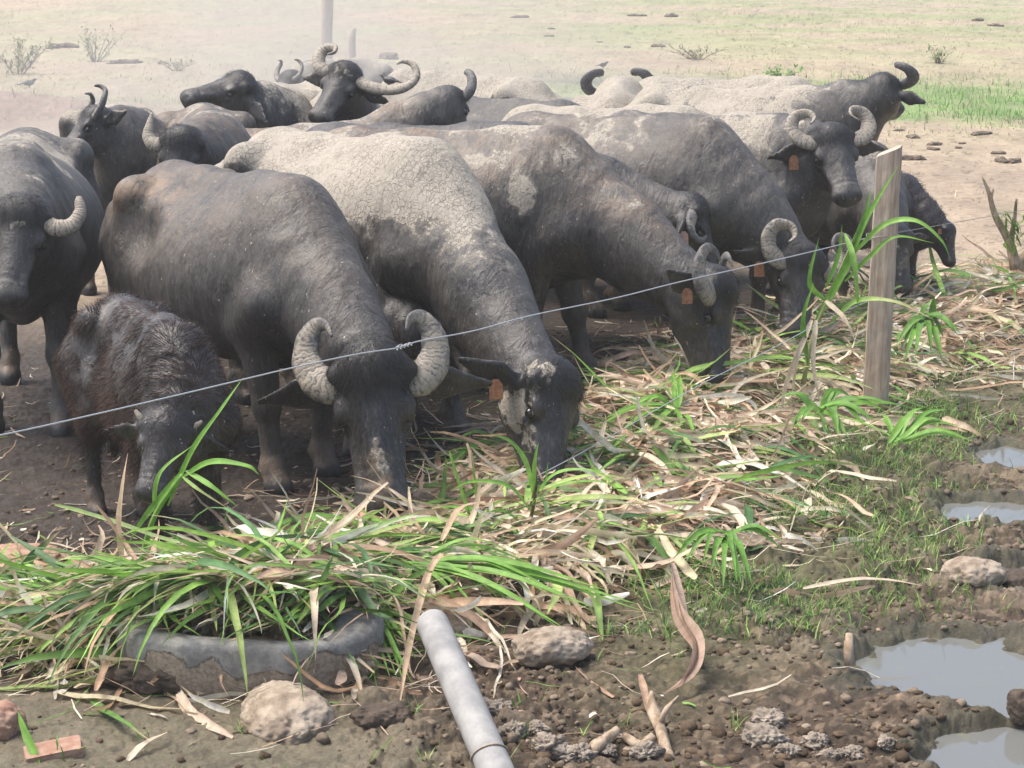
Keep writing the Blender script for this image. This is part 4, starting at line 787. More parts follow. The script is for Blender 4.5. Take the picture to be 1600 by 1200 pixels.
# stalk in the calf's mouth
s0 = empty("fodder_stalk"); tag(s0, "broken green leafy stalk held in the small front calf's mouth", "plant stalk")
V, Fq = tube(catmull(pixo([(215, 900, 7.35), (240, 810, 7.33), (285, 742, 7.3)]), 12), np.linspace(.011, .008, 12), 8); fan_fix("stem", V, Fq, M['blade'], attrs={'tint': np.tile(np.array(g2), (len(V), 1))}, parent=s0)
for pl, w, c1, c2 in (([(262, 790, 7.31), (300, 705, 7.3), (345, 640, 7.28), (380, 590, 7.3)], .022, g1, g2), ([(285, 745, 7.3), (330, 722, 7.25), (385, 728, 7.2), (405, 742, 7.18)], .026, g1, g1), ([(290, 735, 7.3), (330, 760, 7.22), (372, 792, 7.2)], .022, g2, g1),
                      ([(285, 745, 7.29), (310, 765, 7.22), (360, 797, 7.2)], .014, g2, d1), ([(280, 740, 7.3), (225, 810, 7.28), (200, 850, 7.28)], .022, g1, g2), ([(240, 800, 7.3), (250, 740, 7.26), (302, 695, 7.3)], .02, g2, g1)):
    strip("leaf", pixo(pl), w, c1, s0, col2=c2, tw=.5, up=(0, -.8, .6))
tag(strip("dry_leaf", pixo([(200, 708, 7.3), (192, 760, 7.25), (186, 820, 7.22), (192, 880, 7.2)][::-1]), .024, d1, None, shape='straw', tw=1.2, up=(0, -1, .2)), "tan dry leaf standing upright beside the small front calf's muzzle", "dry leaf")
tag(strip("cane_stalk", pixo([(85, 790, 7.3), (160, 812, 7.28), (260, 845, 7.2), (300, 850, 7.15)]), .024, (.33, .44, .17), None, shape='straw', fold=.8, up=(0, -.3, 1)), "pale green split stalk lying below the front calf's chin", "plant stalk")
tag(strip("cane_stalk", pixo([(150, 790, 7.25), (195, 850, 7.2), (240, 925, 7.0), (255, 960, 6.95)]), .018, d2, None, shape='straw', fold=.8, up=(0, -.3, 1)), "dry brown stalk slanting down under the front calf's chin", "plant stalk")
# tall leafy stalk leaning by the post
s0 = empty("fodder_stalk"); tag(s0, "tall green leafy stalk leaning beside the wooden post, bleached dry at its foot", "plant stalk")
V, Fq = tube(catmull(pix([(1255, 600, 10.3), (1272, 520, 10.3), (1310, 430, 10.3), (1345, 350, 10.3)]), 14), np.linspace(.013, .007, 14), 8); fan_fix("stem", V, Fq, M['blade'], attrs={'tint': np.tile(np.array((.4, .42, .2)), (len(V), 1))}, parent=s0)
for pl, w, c1, c2 in (([(1275, 500, 10.3), (1320, 420, 10.28), (1355, 340, 10.25), (1404, 258, 10.25)], .045, g1, g1), ([(1325, 400, 10.28), (1350, 340, 10.2), (1362, 292, 10.2)], .025, g3, g1), ([(1320, 365, 10.25), (1332, 400, 10.15), (1338, 450, 10.1), (1342, 500, 10.1)], .035, g2, g1),
                      ([(1330, 400, 10.28), (1380, 352, 10.1), (1430, 345, 10.0), (1470, 375, 9.95), (1486, 408, 9.95)], .03, g2, g1), ([(1320, 440, 10.25), (1360, 400, 10.15), (1400, 370, 10.1), (1460, 380, 10.1)], .024, g1, g2), ([(1290, 470, 10.25), (1265, 440, 10.2), (1280, 370, 10.2), (1262, 330, 10.2)][:3], .03, g1, g3),
                      ([(1300, 500, 10.2), (1340, 470, 10.1), (1400, 472, 9.95), (1460, 500, 9.9)], .03, g2, d1), ([(1262, 570, 10.2), (1255, 500, 10.15), (1272, 440, 10.15)], .03, g3, g1), ([(1290, 450, 10.2), (1310, 400, 10.2), (1316, 350, 10.2)], .025, g1, g3)):
    strip("leaf", pix(pl), w, c1, s0, col2=c2, tw=.6, up=(0, -.9, .4))
for pl in ([(1268, 500, 10.25), (1245, 560, 10.1), (1232, 660, 9.9)], [(1275, 500, 10.22), (1270, 570, 10.1), (1285, 650, 9.95)], [(1265, 510, 10.2), (1225, 610, 10.0), (1222, 700, 9.8)], [(1290, 470, 10.2), (1320, 500, 10.1), (1340, 545, 10.0)]):
    strip("dry_leaf", pix(pl), .03, d3, s0, shape='straw', tw=1.3, up=(0, -1, .3), col2=d1)
# sprout growing in front of the second head
s0 = empty("cane_sprout"); tag(s0, "young cane sprout with arching bright leaves growing up in front of the broken horned cow", "sprout")
V, Fq = tube(catmull(pix([(824, 885, 7.75), (826, 830, 7.75), (836, 775, 7.75), (838, 740, 7.75)]), 12), np.linspace(.010, .005, 12), 8); fan_fix("stem", V, Fq, M['blade'], attrs={'tint': np.tile(np.array((.14, .13, .05)), (len(V), 1))}, parent=s0)
for pl, w in (([(832, 770, 7.75), (822, 725, 7.7), (800, 692, 7.68), (765, 676, 7.65)], .024), ([(834, 765, 7.75), (836, 720, 7.72), (842, 690, 7.72)], .018), ([(834, 775, 7.75), (870, 740, 7.68), (920, 735, 7.62), (965, 752, 7.6)], .024), ([(833, 790, 7.75), (870, 760, 7.66), (930, 752, 7.6), (975, 765, 7.58)], .02),
              ([(830, 800, 7.75), (795, 760, 7.68), (740, 752, 7.64), (705, 765, 7.6)], .022), ([(830, 790, 7.75), (850, 760, 7.68), (857, 720, 7.66)], .016), ([(828, 830, 7.75), (790, 800, 7.65), (760, 800, 7.6)], .018), ([(828, 820, 7.75), (838, 870, 7.6), (850, 900, 7.55)], .018)):
    strip("leaf", pix(pl), w, g2, s0, col2=g1, tw=.4, up=(0, -.5, .8))
s0 = empty("cane_sprout"); tag(s0, "thin green sprout with upright narrow leaves left of the arching sprout", "sprout")
for pl, w in (([(742, 830, 7.8), (722, 770, 7.75), (705, 715, 7.72), (702, 705, 7.7)], .014), ([(742, 835, 7.8), (745, 780, 7.75), (735, 700, 7.75)], .014), ([(744, 835, 7.8), (770, 790, 7.72), (800, 780, 7.7)], .014)): strip("leaf", pix(pl), w, g2, s0, col2=g1, up=(0, -.8, .5))
# sprays of fresh leaf: hand-laid in front
def spray(label, base, Yb, ends, w=.022, cols=(g1, g2)):
    s0 = empty("leaf_spray"); tag(s0, label, "leaf spray", "green leaf sprays on the fodder")
    ends = [e for e in ends for _ in range(2)]
    for i, e in enumerate(ends):
        if i % 2: e = (e[0] + random.uniform(-22, 22), e[1] + random.uniform(-14, 14), e[2]) + tuple(e[3:])
        b = AT(base[0] + random.uniform(-12, 12), base[1] + random.uniform(-6, 6), Yb); t = AT(e[0], e[1], e[2]); m = (b * .5 + t * .5) + np.array([0, 0, e[3] if len(e) > 3 else .05])
        strip("leaf", [b, m, t], w * random.uniform(.9, 1.5), cols[i % 2], s0, col2=cols[(i + 1) % 2], tw=random.uniform(-.5, .5), up=(0, -.4, .9))
spray("long bright green leaves fanning left over the tyre trough", (470, 915), 7.0, [(230, 960, 6.8), (260, 930, 6.9), (210, 915, 7.0, .09), (300, 1000, 6.65), (345, 1005, 6.62), (250, 895, 7.05, .09), (390, 1000, 6.6), (290, 885, 7.1, .07), (240, 905, 7.0, .1), (420, 985, 6.65), (350, 900, 6.95, .06), (225, 985, 6.7)], .026)
spray("pale green leaves drooping over the left end of the tyre trough", (300, 940), 6.95, [(200, 985, 6.75), (215, 1010, 6.62), (180, 960, 6.8), (240, 1000, 6.66), (170, 1000, 6.7), (330, 995, 6.68)], .024, (g2, g1))
spray("green leaves hanging down over the right end of the tyre trough", (560, 930), 6.9, [(520, 1020, 6.52), (590, 1080, 6.3), (610, 1060, 6.35), (635, 1080, 6.3), (560, 1000, 6.5), (500, 990, 6.6), (625, 1010, 6.5), (650, 1030, 6.45)], .018)
spray("green leaves fanning right across the heap above the grey pipe", (640, 880), 7.1, [(900, 905, 7.0), (860, 930, 6.9, .07), (820, 955, 6.8), (955, 925, 6.9), (1000, 945, 6.85), (880, 985, 6.7), (780, 935, 6.9), (940, 960, 6.75), (840, 885, 7.1, .08), (760, 970, 6.8)], .022)
spray("green leaves under the muzzle of the wide horned front cow", (560, 815), 7.7, [(420, 870, 7.4), (450, 900, 7.3), (500, 905, 7.2), (470, 850, 7.5), (520, 880, 7.35), (590, 870, 7.4), (640, 860, 7.4), (400, 845, 7.5)], .024)
spray("drooping broad green leaves at the right edge of the dry heap", (1128, 835), 7.5, [(1130, 920, 7.1), (1175, 915, 7.15), (1110, 895, 7.2), (1225, 860, 7.4), (1070, 880, 7.3), (1150, 880, 7.3)], .024, (g1, g3))
spray("dark glossy green leaves between the wooden post and the profile cow", (1280, 640), 9.3, [(1330, 620, 9.4), (1380, 640, 9.2), (1250, 660, 9.1), (1310, 680, 9.0), (1230, 625, 9.4), (1350, 665, 9.1)], .035, (g3, g1))
spray("green leaf bunch right of the post on the dry heap", (1445, 500), 10.9, [(1430, 560, 10.5), (1455, 555, 10.6), (1400, 540, 10.7), (1475, 530, 10.8), (1460, 470, 10.9, .02), (1500, 520, 10.7)], .035, (g3, g1))
spray("flat green leaves fanning right below the wooden post", (1400, 690), 9.0, [(1500, 665, 9.1), (1480, 640, 9.3), (1440, 650, 9.2), (1520, 690, 8.9), (1370, 650, 9.3)], .026)
spray("light green leaves in front of the profile cow's muzzle", (1060, 640), 9.6, [(950, 690, 9.2), (980, 640, 9.5, .06), (1000, 720, 9.0), (1050, 580, 9.9, .02), (930, 660, 9.3), (1090, 700, 9.1)], .026, (g2, g1))
spray("dark green leaves on the shaded ground left of the broken horned cow's head", (790, 695), 9.3, [(700, 720, 9.1), (720, 705, 9.2), (680, 735, 9.0), (740, 725, 9.1), (850, 690, 9.2)], .03, (g3, g3))
# curled dead leaf
dl = strip("dry_leaf", pix([(1048, 880, 7.15), (1056, 960, 6.75), (1084, 1010, 6.5), (1074, 1050, 6.3), (1036, 1085, 6.2)]), .075, (.50, .37, .28), None, shape='leaf', fold=1.0, tw=2.2, up=(.5, -.8, .6), col2=(.40, .27, .19))
strip("torn_half", pix([(1052, 905, 7.02), (1066, 965, 6.7), (1088, 1000, 6.52), (1086, 1035, 6.34), (1060, 1072, 6.22)]), .05, (.36, .24, .17), dl, shape='leaf', fold=.9, tw=-1.8, up=(-.5, -.8, .6))
tag(dl, "long twisted brown dead leaf hanging from the heap onto the mud", "dry leaf", "big dry leaves on the mud")
for pts, c_, lb in (([(1255, 925, 6.98), (1330, 912, 7.03), (1385, 912, 7.03), (1440, 920, 7.0)], d3, "long bleached dry leaf lying on the mud right of the heap"), ([(1000, 1060, 6.25), (1015, 1120, 6.0), (1030, 1160, 5.85)], d2, "short brown dry leaf on the mud near the bottom centre"),
                    ([(625, 1100, 6.1), (640, 1010, 6.45), (668, 905, 6.85), (690, 870, 7.0)][::-1], d1, "pink tan dry leaf hanging over the heap left of the pipe"), ([(150, 1085, 6.2), (170, 1040, 6.35), (135, 1140, 6.0)][:2] + [(195, 1010, 6.4)], d2, "dry brown leaf leaning on the mud left of the tyre"),
                    ([(200, 1195, 5.73), (225, 1170, 5.8), (262, 1150, 5.87)], d3, "pale split dry leaf on the green silt at the bottom left"), ([(690, 850, 7.2), (720, 800, 7.4), (770, 790, 7.4)], d1, "broad tan dry leaf on the heap beside the front cow's muzzle")):
    tag(strip("dry_leaf", [p + np.array([0, 0, .012]) for p in pix(pts)], .026, c_, None, shape='straw', fold=.4, tw=.5, up=(0, -.3, 1)), lb, "dry leaf", "big dry leaves on the mud")
tag(strip("fresh_leaf", [p + np.array([0, 0, .01]) for p in pix([(62, 1200, 5.72), (40, 1150, 5.8), (28, 1115, 5.85)])], .028, g1, None, up=(0, -.9, .3)), "single green leaf standing at the bottom left corner", "leaf")

# ------------------------------------------------------------------ fence
k = NT("fence_post_wood"); c = k.coord(); w = k.noise(k.scaled(c, (1, 1, .06)), 55, 6, .7, .3); b = k.noise(c, 6, 4, .6)
M['wood'] = k.fin(k.mix(k.ramp(b, .35, .7), k.mix(k.ramp(w, .35, .65), (.34, .25, .185), (.52, .41, .32)), k.mix(k.ramp(w, .35, .65), (.38, .31, .24), (.58, .50, .41))), .85, k.bump(w, .6, .004), .2)
def ngon_prism(ol, z0, z1, tilt_top=None, seg=14, wob=.002, taper=0.0):
    V = []; n = len(ol)
    for i in range(seg + 1):
        t = i / seg
        for j, (x, y) in enumerate(ol):
            z = z0 + (z1 - z0) * t + (tilt_top(x, y) * t if tilt_top else 0); s_ = 1 - taper * t; V.append((x * s_ + wob * math.sin(i * 2.1 + j), y * s_ + wob * math.cos(i * 1.7 + 2 * j), z))
    F = [(i * n + j, i * n + (j + 1) % n, (i + 1) * n + (j + 1) % n, (i + 1) * n + j) for i in range(seg) for j in range(n)]
    return V, F + [tuple(range(n))[::-1], tuple(seg * n + j for j in range(n))]
def pymesh(name, V, F, mat, parent=None, smooth=False, attrs=None):
    me = bpy.data.meshes.new(name); me.from_pydata([tuple(map(float, v)) for v in V], [], [tuple(int(a) for a in f) for f in F]); me.update(); me.materials.append(mat)
    if smooth: me.polygons.foreach_set("use_smooth", np.ones(len(me.polygons), bool))
    o = bpy.data.objects.new(name, me); COL.objects.link(o)
    if parent: o.parent = parent
    return o
post = empty("fence_post", (1.905, 10.49, 0), R(-18)); post.rotation_euler[1] = R(1.0); tag(post, "weathered square wooden fence post with a slanting sawn top", "fence post", "fence posts")
ol = [(-.062, -.04), (-.055, -.052), (.03, -.056), (.064, -.045), (.066, .03), (.05, .05), (-.05, .052), (-.064, .035)]
V, F = ngon_prism(ol, -.3, 1.36, lambda x, y: x * .42 + y * .1, 18, .0018, .06); pymesh("post", V, F, M['wood'], post)
k = NT("galvanised_wire"); M['wire'] = k.fin((.55, .56, .58), .4, None, .5, Metallic=.55)
k = NT("old_wire"); M['wire2'] = k.fin((.3, .29, .28), .6, None, .4, Metallic=.5)
d = FB - FA
def onfence(u, v):      # sighted point of the fence plane
    r = ray(u, v); nrm = np.array([d[1], -d[0], 0]); o = np.array([0, 0, HC]); a = np.array([FA[0], FA[1], 0]); t = np.dot(a - o, nrm) / np.dot(r, nrm); return o + t * r
up = [onfence(*p) for p in ((-160, 708), (0, 680), (150, 647), (300, 612), (460, 574), (560, 553), (625, 543), (655, 533), (740, 517), (830, 493), (960, 466), (1060, 441), (1180, 414), (1290, 388), (1362, 370))]
w0 = empty("fence_wire"); tag(w0, "bright galvanised upper fence wire running from the left edge to the post", "fence wire", "fence wires")
V, Fq = tube(catmull(up, 130), .0027, 6, cap=False); mesh_from("wire", V, Fq, M['wire'], parent=w0)
kn = onfence(632, 541); t_ = np.linspace(0, 9 * np.pi, 60); dd = (up[7] - up[6]); dd /= np.linalg.norm(dd); e1 = np.cross(dd, [0, 0, 1]); e1 /= np.linalg.norm(e1); e2 = np.cross(dd, e1)
V, Fq = tube(kn + np.outer((t_ / t_[-1] - .5) * .09, dd) + np.outer(.006 * np.cos(t_), e1) + np.outer(.006 * np.sin(t_), e2), .002, 5, cap=False); mesh_from("splice", V, Fq, M['wire'], parent=w0)
V, Fq = tube(catmull([kn, kn - dd * .02 + np.array([0, 0, .012]), kn - dd * .05 + np.array([0, 0, .006])], 10), .0018, 5, cap=False); mesh_from("wire_end", V, Fq, M['wire'], parent=w0)
lo_ = [onfence(*p) for p in ((-120, 1160), (0, 1112), (150, 1045), (300, 982), (450, 920), (600, 850), (700, 800), (800, 762), (900, 712), (1000, 655), (1100, 598), (1200, 548), (1290, 500), (1362, 468))]
w1 = empty("fence_wire"); tag(w1, "slack lower fence wire crossing in front of the fodder heap", "fence wire", "fence wires"); V, Fq = tube(catmull(lo_, 130), .0022, 6, cap=False); mesh_from("wire", V, Fq, M['wire'], parent=w1)
far_end = np.array([FB[0] + d[0] * 1.6, FB[1] + d[1] * 1.6]);
for z0, z1, lb in ((.93, 1.0, "thin upper fence wire continuing to the right behind the wooden post"), (.58, .55, "thin lower fence wire continuing to the right behind the wooden post")):
    P = [np.array([FB[0] + d[0] * t * 1.6 + .04, FB[1] + d[1] * t * 1.6, z0 + (z1 - z0) * t - .08 * math.sin(t * math.pi)]) for t in np.linspace(0, 1, 30)]
    w2 = empty("fence_wire"); tag(w2, lb, "fence wire", "fence wires"); V, Fq = tube(P, .0017, 5, cap=False); mesh_from("wire", V, Fq, M['wire2'], parent=w2)
# wire lashed round the post
w3 = empty("wire_tie"); tag(w3, "wire loop twisted round the wooden post holding the upper wire", "wire tie")
V, Fq = tube([np.array([1.915 + .085 * math.cos(a), 10.5 + .07 * math.sin(a), .92 + .006 * math.sin(a * 3)]) for a in np.linspace(0, 2 * np.pi, 30)], .0022, 5, cap=False); mesh_from("wire", V, Fq, M['wire2'], parent=w3)
def bgpost(u, vb, w, lean, lb, h=2.1, z=0.0):
    p = G(u, vb, z); o = empty("fence_post", (p[0], p[1], p[2])); o.rotation_euler[1] = R(lean); tag(o, lb, "fence post", "fence posts")
    ol = [(w * math.cos(a) * (1 + .12 * math.sin(3 * a)), w * math.sin(a)) for a in np.linspace(0, 2 * np.pi, 9)[:-1]]; V, F = ngon_prism(ol, -.3, h, lambda x, y: x * .5, 10, .004, .12); pymesh("post", V, F, M['wood'], o, True)
bgpost(508, 172, .095, 2.2, "tall pale weathered post in the dust behind the wide horned cow", 2.3); bgpost(549, 150, .07, 1.5, "short thin weathered post right of the tall dusty post", 1.05)
print("fence", round(time.time() - T0, 1))

# ------------------------------------------------------------------ tyre trough, pipe
k = NT("tyre_rubber"); c = k.coord(); mud_, gr_, _, _, _ = k.attr("mk"); n = k.noise(c, 14, 6, .7); n2 = k.noise(c, 70, 4, .7)
colr = k.mix(k.ramp(n, .35, .65), (.17, .165, .155), (.32, .31, .285)); md = k.ramp(k.math('ADD', mud_, k.math('MULTIPLY', n, .9)), .66, .78)
colr = k.mix(md, colr, k.mix(k.ramp(n2, .3, .7), (.2, .155, .11), (.37, .31, .24)))
M['tyre'] = k.fin(colr, .8, k.bump(k.math('ADD', md, k.math('MULTIPLY', n2, .4)), .9, .01), .3)
cz = G(392, 1008, .1); TR = .43
V = []; prof = [(.27, .135), (.29, .15), (.34, .158), (.405, .160), (.425, .152), (.434, .135), (.437, .08), (.435, .02), (.42, -.06), (.38, -.06), (.36, .0), (.355, .09), (.30, .128)]
na, npf = 160, len(prof)
for i in range(na):
    a = 2 * np.pi * i / na
    for j, (r, z) in enumerate(prof):
        tr_ = (.004 if (int(i / 2.5) % 2) else -.001) if j in (3, 4, 5, 6) else 0
        rr = r + tr_ + .008 * math.sin(2 * a + 1) + .004 * math.sin(5 * a); zz = z + .012 * math.sin(a * 2 + .5) + .008 * math.sin(3 * a)
        V.append((rr * math.cos(a), rr * math.sin(a) * .66, zz))
V = np.array(V); F = [(i * npf + j, ((i + 1) % na) * npf + j, ((i + 1) % na) * npf + (j + 1) % npf, i * npf + (j + 1) % npf) for i in range(na) for j in range(npf)]
ang = np.arctan2(V[:, 1], V[:, 0]); mudm = np.clip(sstep(.105, .03, V[:, 2] + .03 * np.sin(ang * 4 + 1) + .02 * np.sin(ang * 11)) * .9, 0, 1)
ty = empty("tyre_trough", (cz[0], cz[1], .035)); tag(ty, "old grey tyre half sunk in the mud used as a feed trough, caked with clay", "tyre")
fan_fix("tyre", V, [tuple(f) for f in F], M['tyre'], attrs={'mk': np.stack([mudm, mudm * 0, mudm * 0], 1)}, parent=ty)
M['clay'] = simple("caked_clay", (.19, .145, .105), (.40, .335, .26), 9, .92, 1.0, .018, .15, lo=.3, hi=.65)
M['wetclay'] = simple("dark_clay", (.045, .033, .025), (.12, .09, .065), 11, .8, 1.0, .018, .3, lo=.3, hi=.7)
M['graycl'] = simple("grey_clod", (.17, .14, .11), (.36, .31, .25), 14, .92, 1.0, .015, .15, lo=.3, hi=.7)
M['brick'] = simple("worn_brick", (.30, .17, .12), (.40, .27, .2), 25, .9, .7, .005, .15)
M['pipe'] = simple("grey_pipe", (.22, .22, .215), (.36, .35, .33), 11, .65, .4, .003, .3, lo=.3, hi=.7, detail=8)
def blob(r, seed, rough=.28, sub=5, fr=1.6, fine=.06):
    import bmesh
    bm = bmesh.new(); bmesh.ops.create_icosphere(bm, subdivisions=sub, radius=1); P = np.array([v.co[:] for v in bm.verts]); F = [tuple(v.index for v in f.verts) for f in bm.faces]; bm.free()
    Z = P * np.array(r) / np.mean(r); n = fbm(Z[:, 0] * fr + seed * 7.1, Z[:, 1] * fr + seed * 3.3, Z[:, 2] * fr, 3); n2 = fbm(Z[:, 0] * 6 + seed, Z[:, 1] * 6, Z[:, 2] * 6, 4, .6)
    n3 = np.abs(fbm(Z[:, 0] * 3 + seed, Z[:, 1] * 3 + 5, Z[:, 2] * 3, 4, .6)) * 2 - .5
    return P * (1 + rough * n + fine * 2 * n2 - (fine + .05) * n3)[:, None] * np.array(r), F
def rock(name, lb, cat, u, v, r, mat, seed, z=0.0, group=None, rot=0.0, rough=.3, sub=5, sink=.3, fine=.06, Y=None):
    p = G(u, v, 0.0); zz = float(ground_z(np.array([p[0]]), np.array([p[1]]))[0]); V, F = blob(r, seed, rough, sub, fine=fine)
    o = pymesh(name, V, F, mat, None, True); o.location = (p[0], p[1], zz + r[2] * (1 - 2 * sink) + z); o.rotation_euler[2] = rot; tag(o, lb, cat, group); return o
# fodder filling the tyre and spilling over its rim
def tyre_top(x, y):
    r = np.hypot((x - cz[0]), (y - cz[1]) / .66); return np.where(r < .46, .205 + .07 * (1 - (r / .46) ** 2), ground_z(x, y) + .006)
for nm, cnt, pal, L_, W_, lb in (("dry_fodder", 620, DRY, (.1, .42), (.010, .034), "dry tan leaves filling the old tyre and spilling over its rim"), ("green_fodder", 430, GRN, (.22, .6), (.014, .036), "long fresh green leaves heaped in the tyre and drooping over its rim")):
    a_ = rng.uniform(0, 2 * np.pi, cnt); r_ = np.sqrt(rng.random(cnt)) * .42; X = cz[0] + r_ * np.cos(a_) * 1.05; Y = cz[1] + .14 + r_ * np.sin(a_) * .5
    keep = ~((Y < cz[1] - .02) & (rng.random(cnt) < .55)); X, Y = X[keep], Y[keep]; n = len(X)
    hd = np.where(rng.random(n) < .6, rng.normal(np.pi * 1.08, .5, n), rng.uniform(0, 2 * np.pi, n))
    V, Fq, bi, t = ribbons(n, np.stack([X, Y, tyre_top(X, Y) + .015 + .08 * rng.random(n)], 1), hd, rng.normal(.1, .2, n), rng.uniform(*L_, n), rng.uniform(*W_, n), rng.normal(-.3, .4, n), hug=lambda x, y: tyre_top(x, y) + .004, sag=.7, fold=.35, twist=.5, noise_=.1)
    tag(mesh_from(nm, V, Fq, M['blade'], True, {'tint': paint(pal, bi, n, t, mixin=(.55, .42, .26), mf=.35)}), lb, 'fodder', kind='stuff')
# clay caked under the tyre rim
for i, (u, v, r, m) in enumerate([(270, 1078, (.2, .09, .065), 'wetclay'), (352, 1088, (.15, .06, .055), 'clay'), (440, 1085, (.14, .06, .06), 'clay'), (525, 1068, (.12, .07, .05), 'clay')]):
    rock("clay_cake", ["dark wet clay bank under the left end of the tyre", "grey brown clay slab caked on the tyre front", "cracked clay slab under the middle of the tyre rim", "clay lump at the right end of the tyre rim"][i], "clay lump", u, v, r, M[m], 40 + i, .0, "clay caked on the tyre", rough=.3, sink=.2, fine=.09)
rock("mud_mound", "pale tan cone of dried mud leaning against the tyre", "mud mound", 447, 1128, (.135, .2, .075), M['clay'], 3, 0, None, .3, .14, sink=.45, fine=.06)
rock("mud_mound", "small dark wet mud mound left of the pipe on green silt", "mud mound", 600, 1135, (.085, .06, .04), M['wetclay'], 4, 0, "mud mounds", 0, .3)
rock("clay_clod", "large pale clay clod with a grassy top right of the pipe", "clod", 862, 1045, (.125, .09, .065), M['clay'], 5, .015, "big clods", .2, .25, sink=.15, fine=.05)
rock("clay_clod", "brown clay clod under the leaves just right of the pipe's upper end", "clod", 690, 1000, (.1, .08, .06), M['clay'], 6, 0, "big clods", 0, .25)
rock("clay_clod", "big flat topped tan clod between the puddles at the right", "clod", 1520, 915, (.12, .1, .06), M['clay'], 7, .01, "big clods", .4, .22, sink=.2)
rock("clay_clod", "dark mossy clod right of the flat topped tan clod", "clod", 1595, 905, (.09, .08, .05), M['wetclay'], 8, 0, "big clods", 0, .25)
rock("clay_clod", "dark wet clod at the right edge of the lower puddle", "clod", 1602, 1125, (.06, .05, .06), M['wetclay'], 9, 0, "big clods", 0, .25)
for i, (u, v, s_) in enumerate([(770, 1120, .05), (800, 1165, .045), (840, 1150, .03), (860, 1190, .05), (905, 1195, .045), (950, 1185, .03), (1195, 1165, .06), (1232, 1185, .035), (1275, 1170, .04), (1330, 1185, .035), (1295, 1190, .03), (1385, 1178, .03), (1200, 1140, .045), (1455, 1048, .02), (1572, 1045, .028), (960, 1165, .03), (1010, 1190, .04)]):
    rock("dirt_clod", "grey crumbly dirt clod among others on the mud along the bottom edge", "clod", u, v, (s_, s_ * .8, s_ * .55), M['graycl'], 50 + i, 0, "grey dirt clods at the bottom", i, .55, 5, .3, .2)
# loose crumbs of earth
import bmesh
bm = bmesh.new(); bmesh.ops.create_icosphere(bm, subdivisions=2, radius=1); IP = np.array([v.co[:] for v in bm.verts]); IF = np.array([[v.index for v in f.verts] for f in bm.faces]); bm.free()
n0 = 24000; X = rng.uniform(-2.2, 4.2, n0); Y = 5.0 + 8 * rng.random(n0) ** 1.6; hd_ = heap_info(X, Y)[0]
dn = sstep(.3, .7, hd_) * np.where(fence_side(X, Y) > -.3, 1, .35) * sstep(-.3, .2, fbm(X * 2.2, Y * 2.2, 70, 3)) * (pool_mask(X, Y) < -.02) * (1 - .85 * sstep(.15, -.5, X + .4 * (Y - 5.7)) * sstep(6.55, 6.1, Y)); dn = np.maximum(dn, .9 * (np.abs(pool_mask(X, Y) + .22) < .15))
ok = rng.random(n0) < dn; X, Y = X[ok], Y[ok]; n = len(X); sz = np.clip(np.exp(rng.normal(-4.95, .45, n)), .004, .024)
shp = IP[None] * (1 + .25 * np.stack([fbm(IP[:, 0] * 4 + i * 5.7, IP[:, 1] * 4 + i, IP[:, 2] * 4 + 9, 2) for i in range(24)])[:, :, None] + .5 * np.stack([fbm(IP[:, 0] * 1.7 + i * 3.7, IP[:, 1] * 1.7 + i, IP[:, 2] * 1.7, 2) for i in range(24)])[:, :, None])
V = shp[rng.integers(0, 24, n)] * (sz[:, None] * np.stack([rng.uniform(.8, 1.4, n), rng.uniform(.7, 1.2, n), rng.uniform(.5, .9, n)], 1))[:, None, :]; a = rng.uniform(0, 6.3, n)
V = np.stack([V[..., 0] * np.cos(a)[:, None] - V[..., 1] * np.sin(a)[:, None], V[..., 0] * np.sin(a)[:, None] + V[..., 1] * np.cos(a)[:, None], V[..., 2]], -1) + np.stack([X, Y, ground_z(X, Y) + sz * .15], 1)[:, None, :]
dryc = sstep(-.1, .3, fbm(X * 1.3, Y * 1.3, 11, 4)) * .6 + .25; pick = (rng.random(n) < dryc)[:, None]; cb = np.where(pick, np.array([.19, .15, .108]), np.array([.095, .067, .044])) * (1 + rng.normal(0, .25, (n, 1)))
M['crumb'] = attr_mat("earth_crumb", .92, ((60, .7, .006),), (.7, 1.3), 50, .15)
tag(mesh_from("earth_crumbs", V.reshape(-1, 3), (IF[None] + (np.arange(n) * len(IP))[:, None, None]).reshape(-1, 3), M['crumb'], True, {'tint': np.clip(np.repeat(cb, len(IP), 0), .01, .6)}), "loose brown and tan crumbs of churned earth around the puddles", "earth crumbs", kind='stuff')
# brick at the corner
p = G(88, 1180); V, F = ngon_prism([(-.085, -.04), (-.078, -.048), (.08, -.048), (.088, -.04), (.088, .04), (.08, .05), (-.08, .046), (-.088, .035)], 0, .05, lambda x, y: .006 * math.sin(x * 40), 4, .002, .03)
o = pymesh("brick", V, F, M['brick']); o.location = (p[0], p[1] - .02, -.012); o.rotation_euler = (R(4), R(-7), R(14)); tag(o, "worn reddish brick half sunk in the mud at the bottom left", "brick")
rock("brick_lump", "broken reddish brick lump at the left edge above the worn brick", "brick", -10, 1150, (.09, .08, .06), M['brick'], 22, 0, None, 0, .3)
rock("earth_lump", "reddish brown earth lump under the calf at the far left", "clod", 40, 880, (.16, .1, .045), M['brick'], 23, -.01, None, 0, .2)
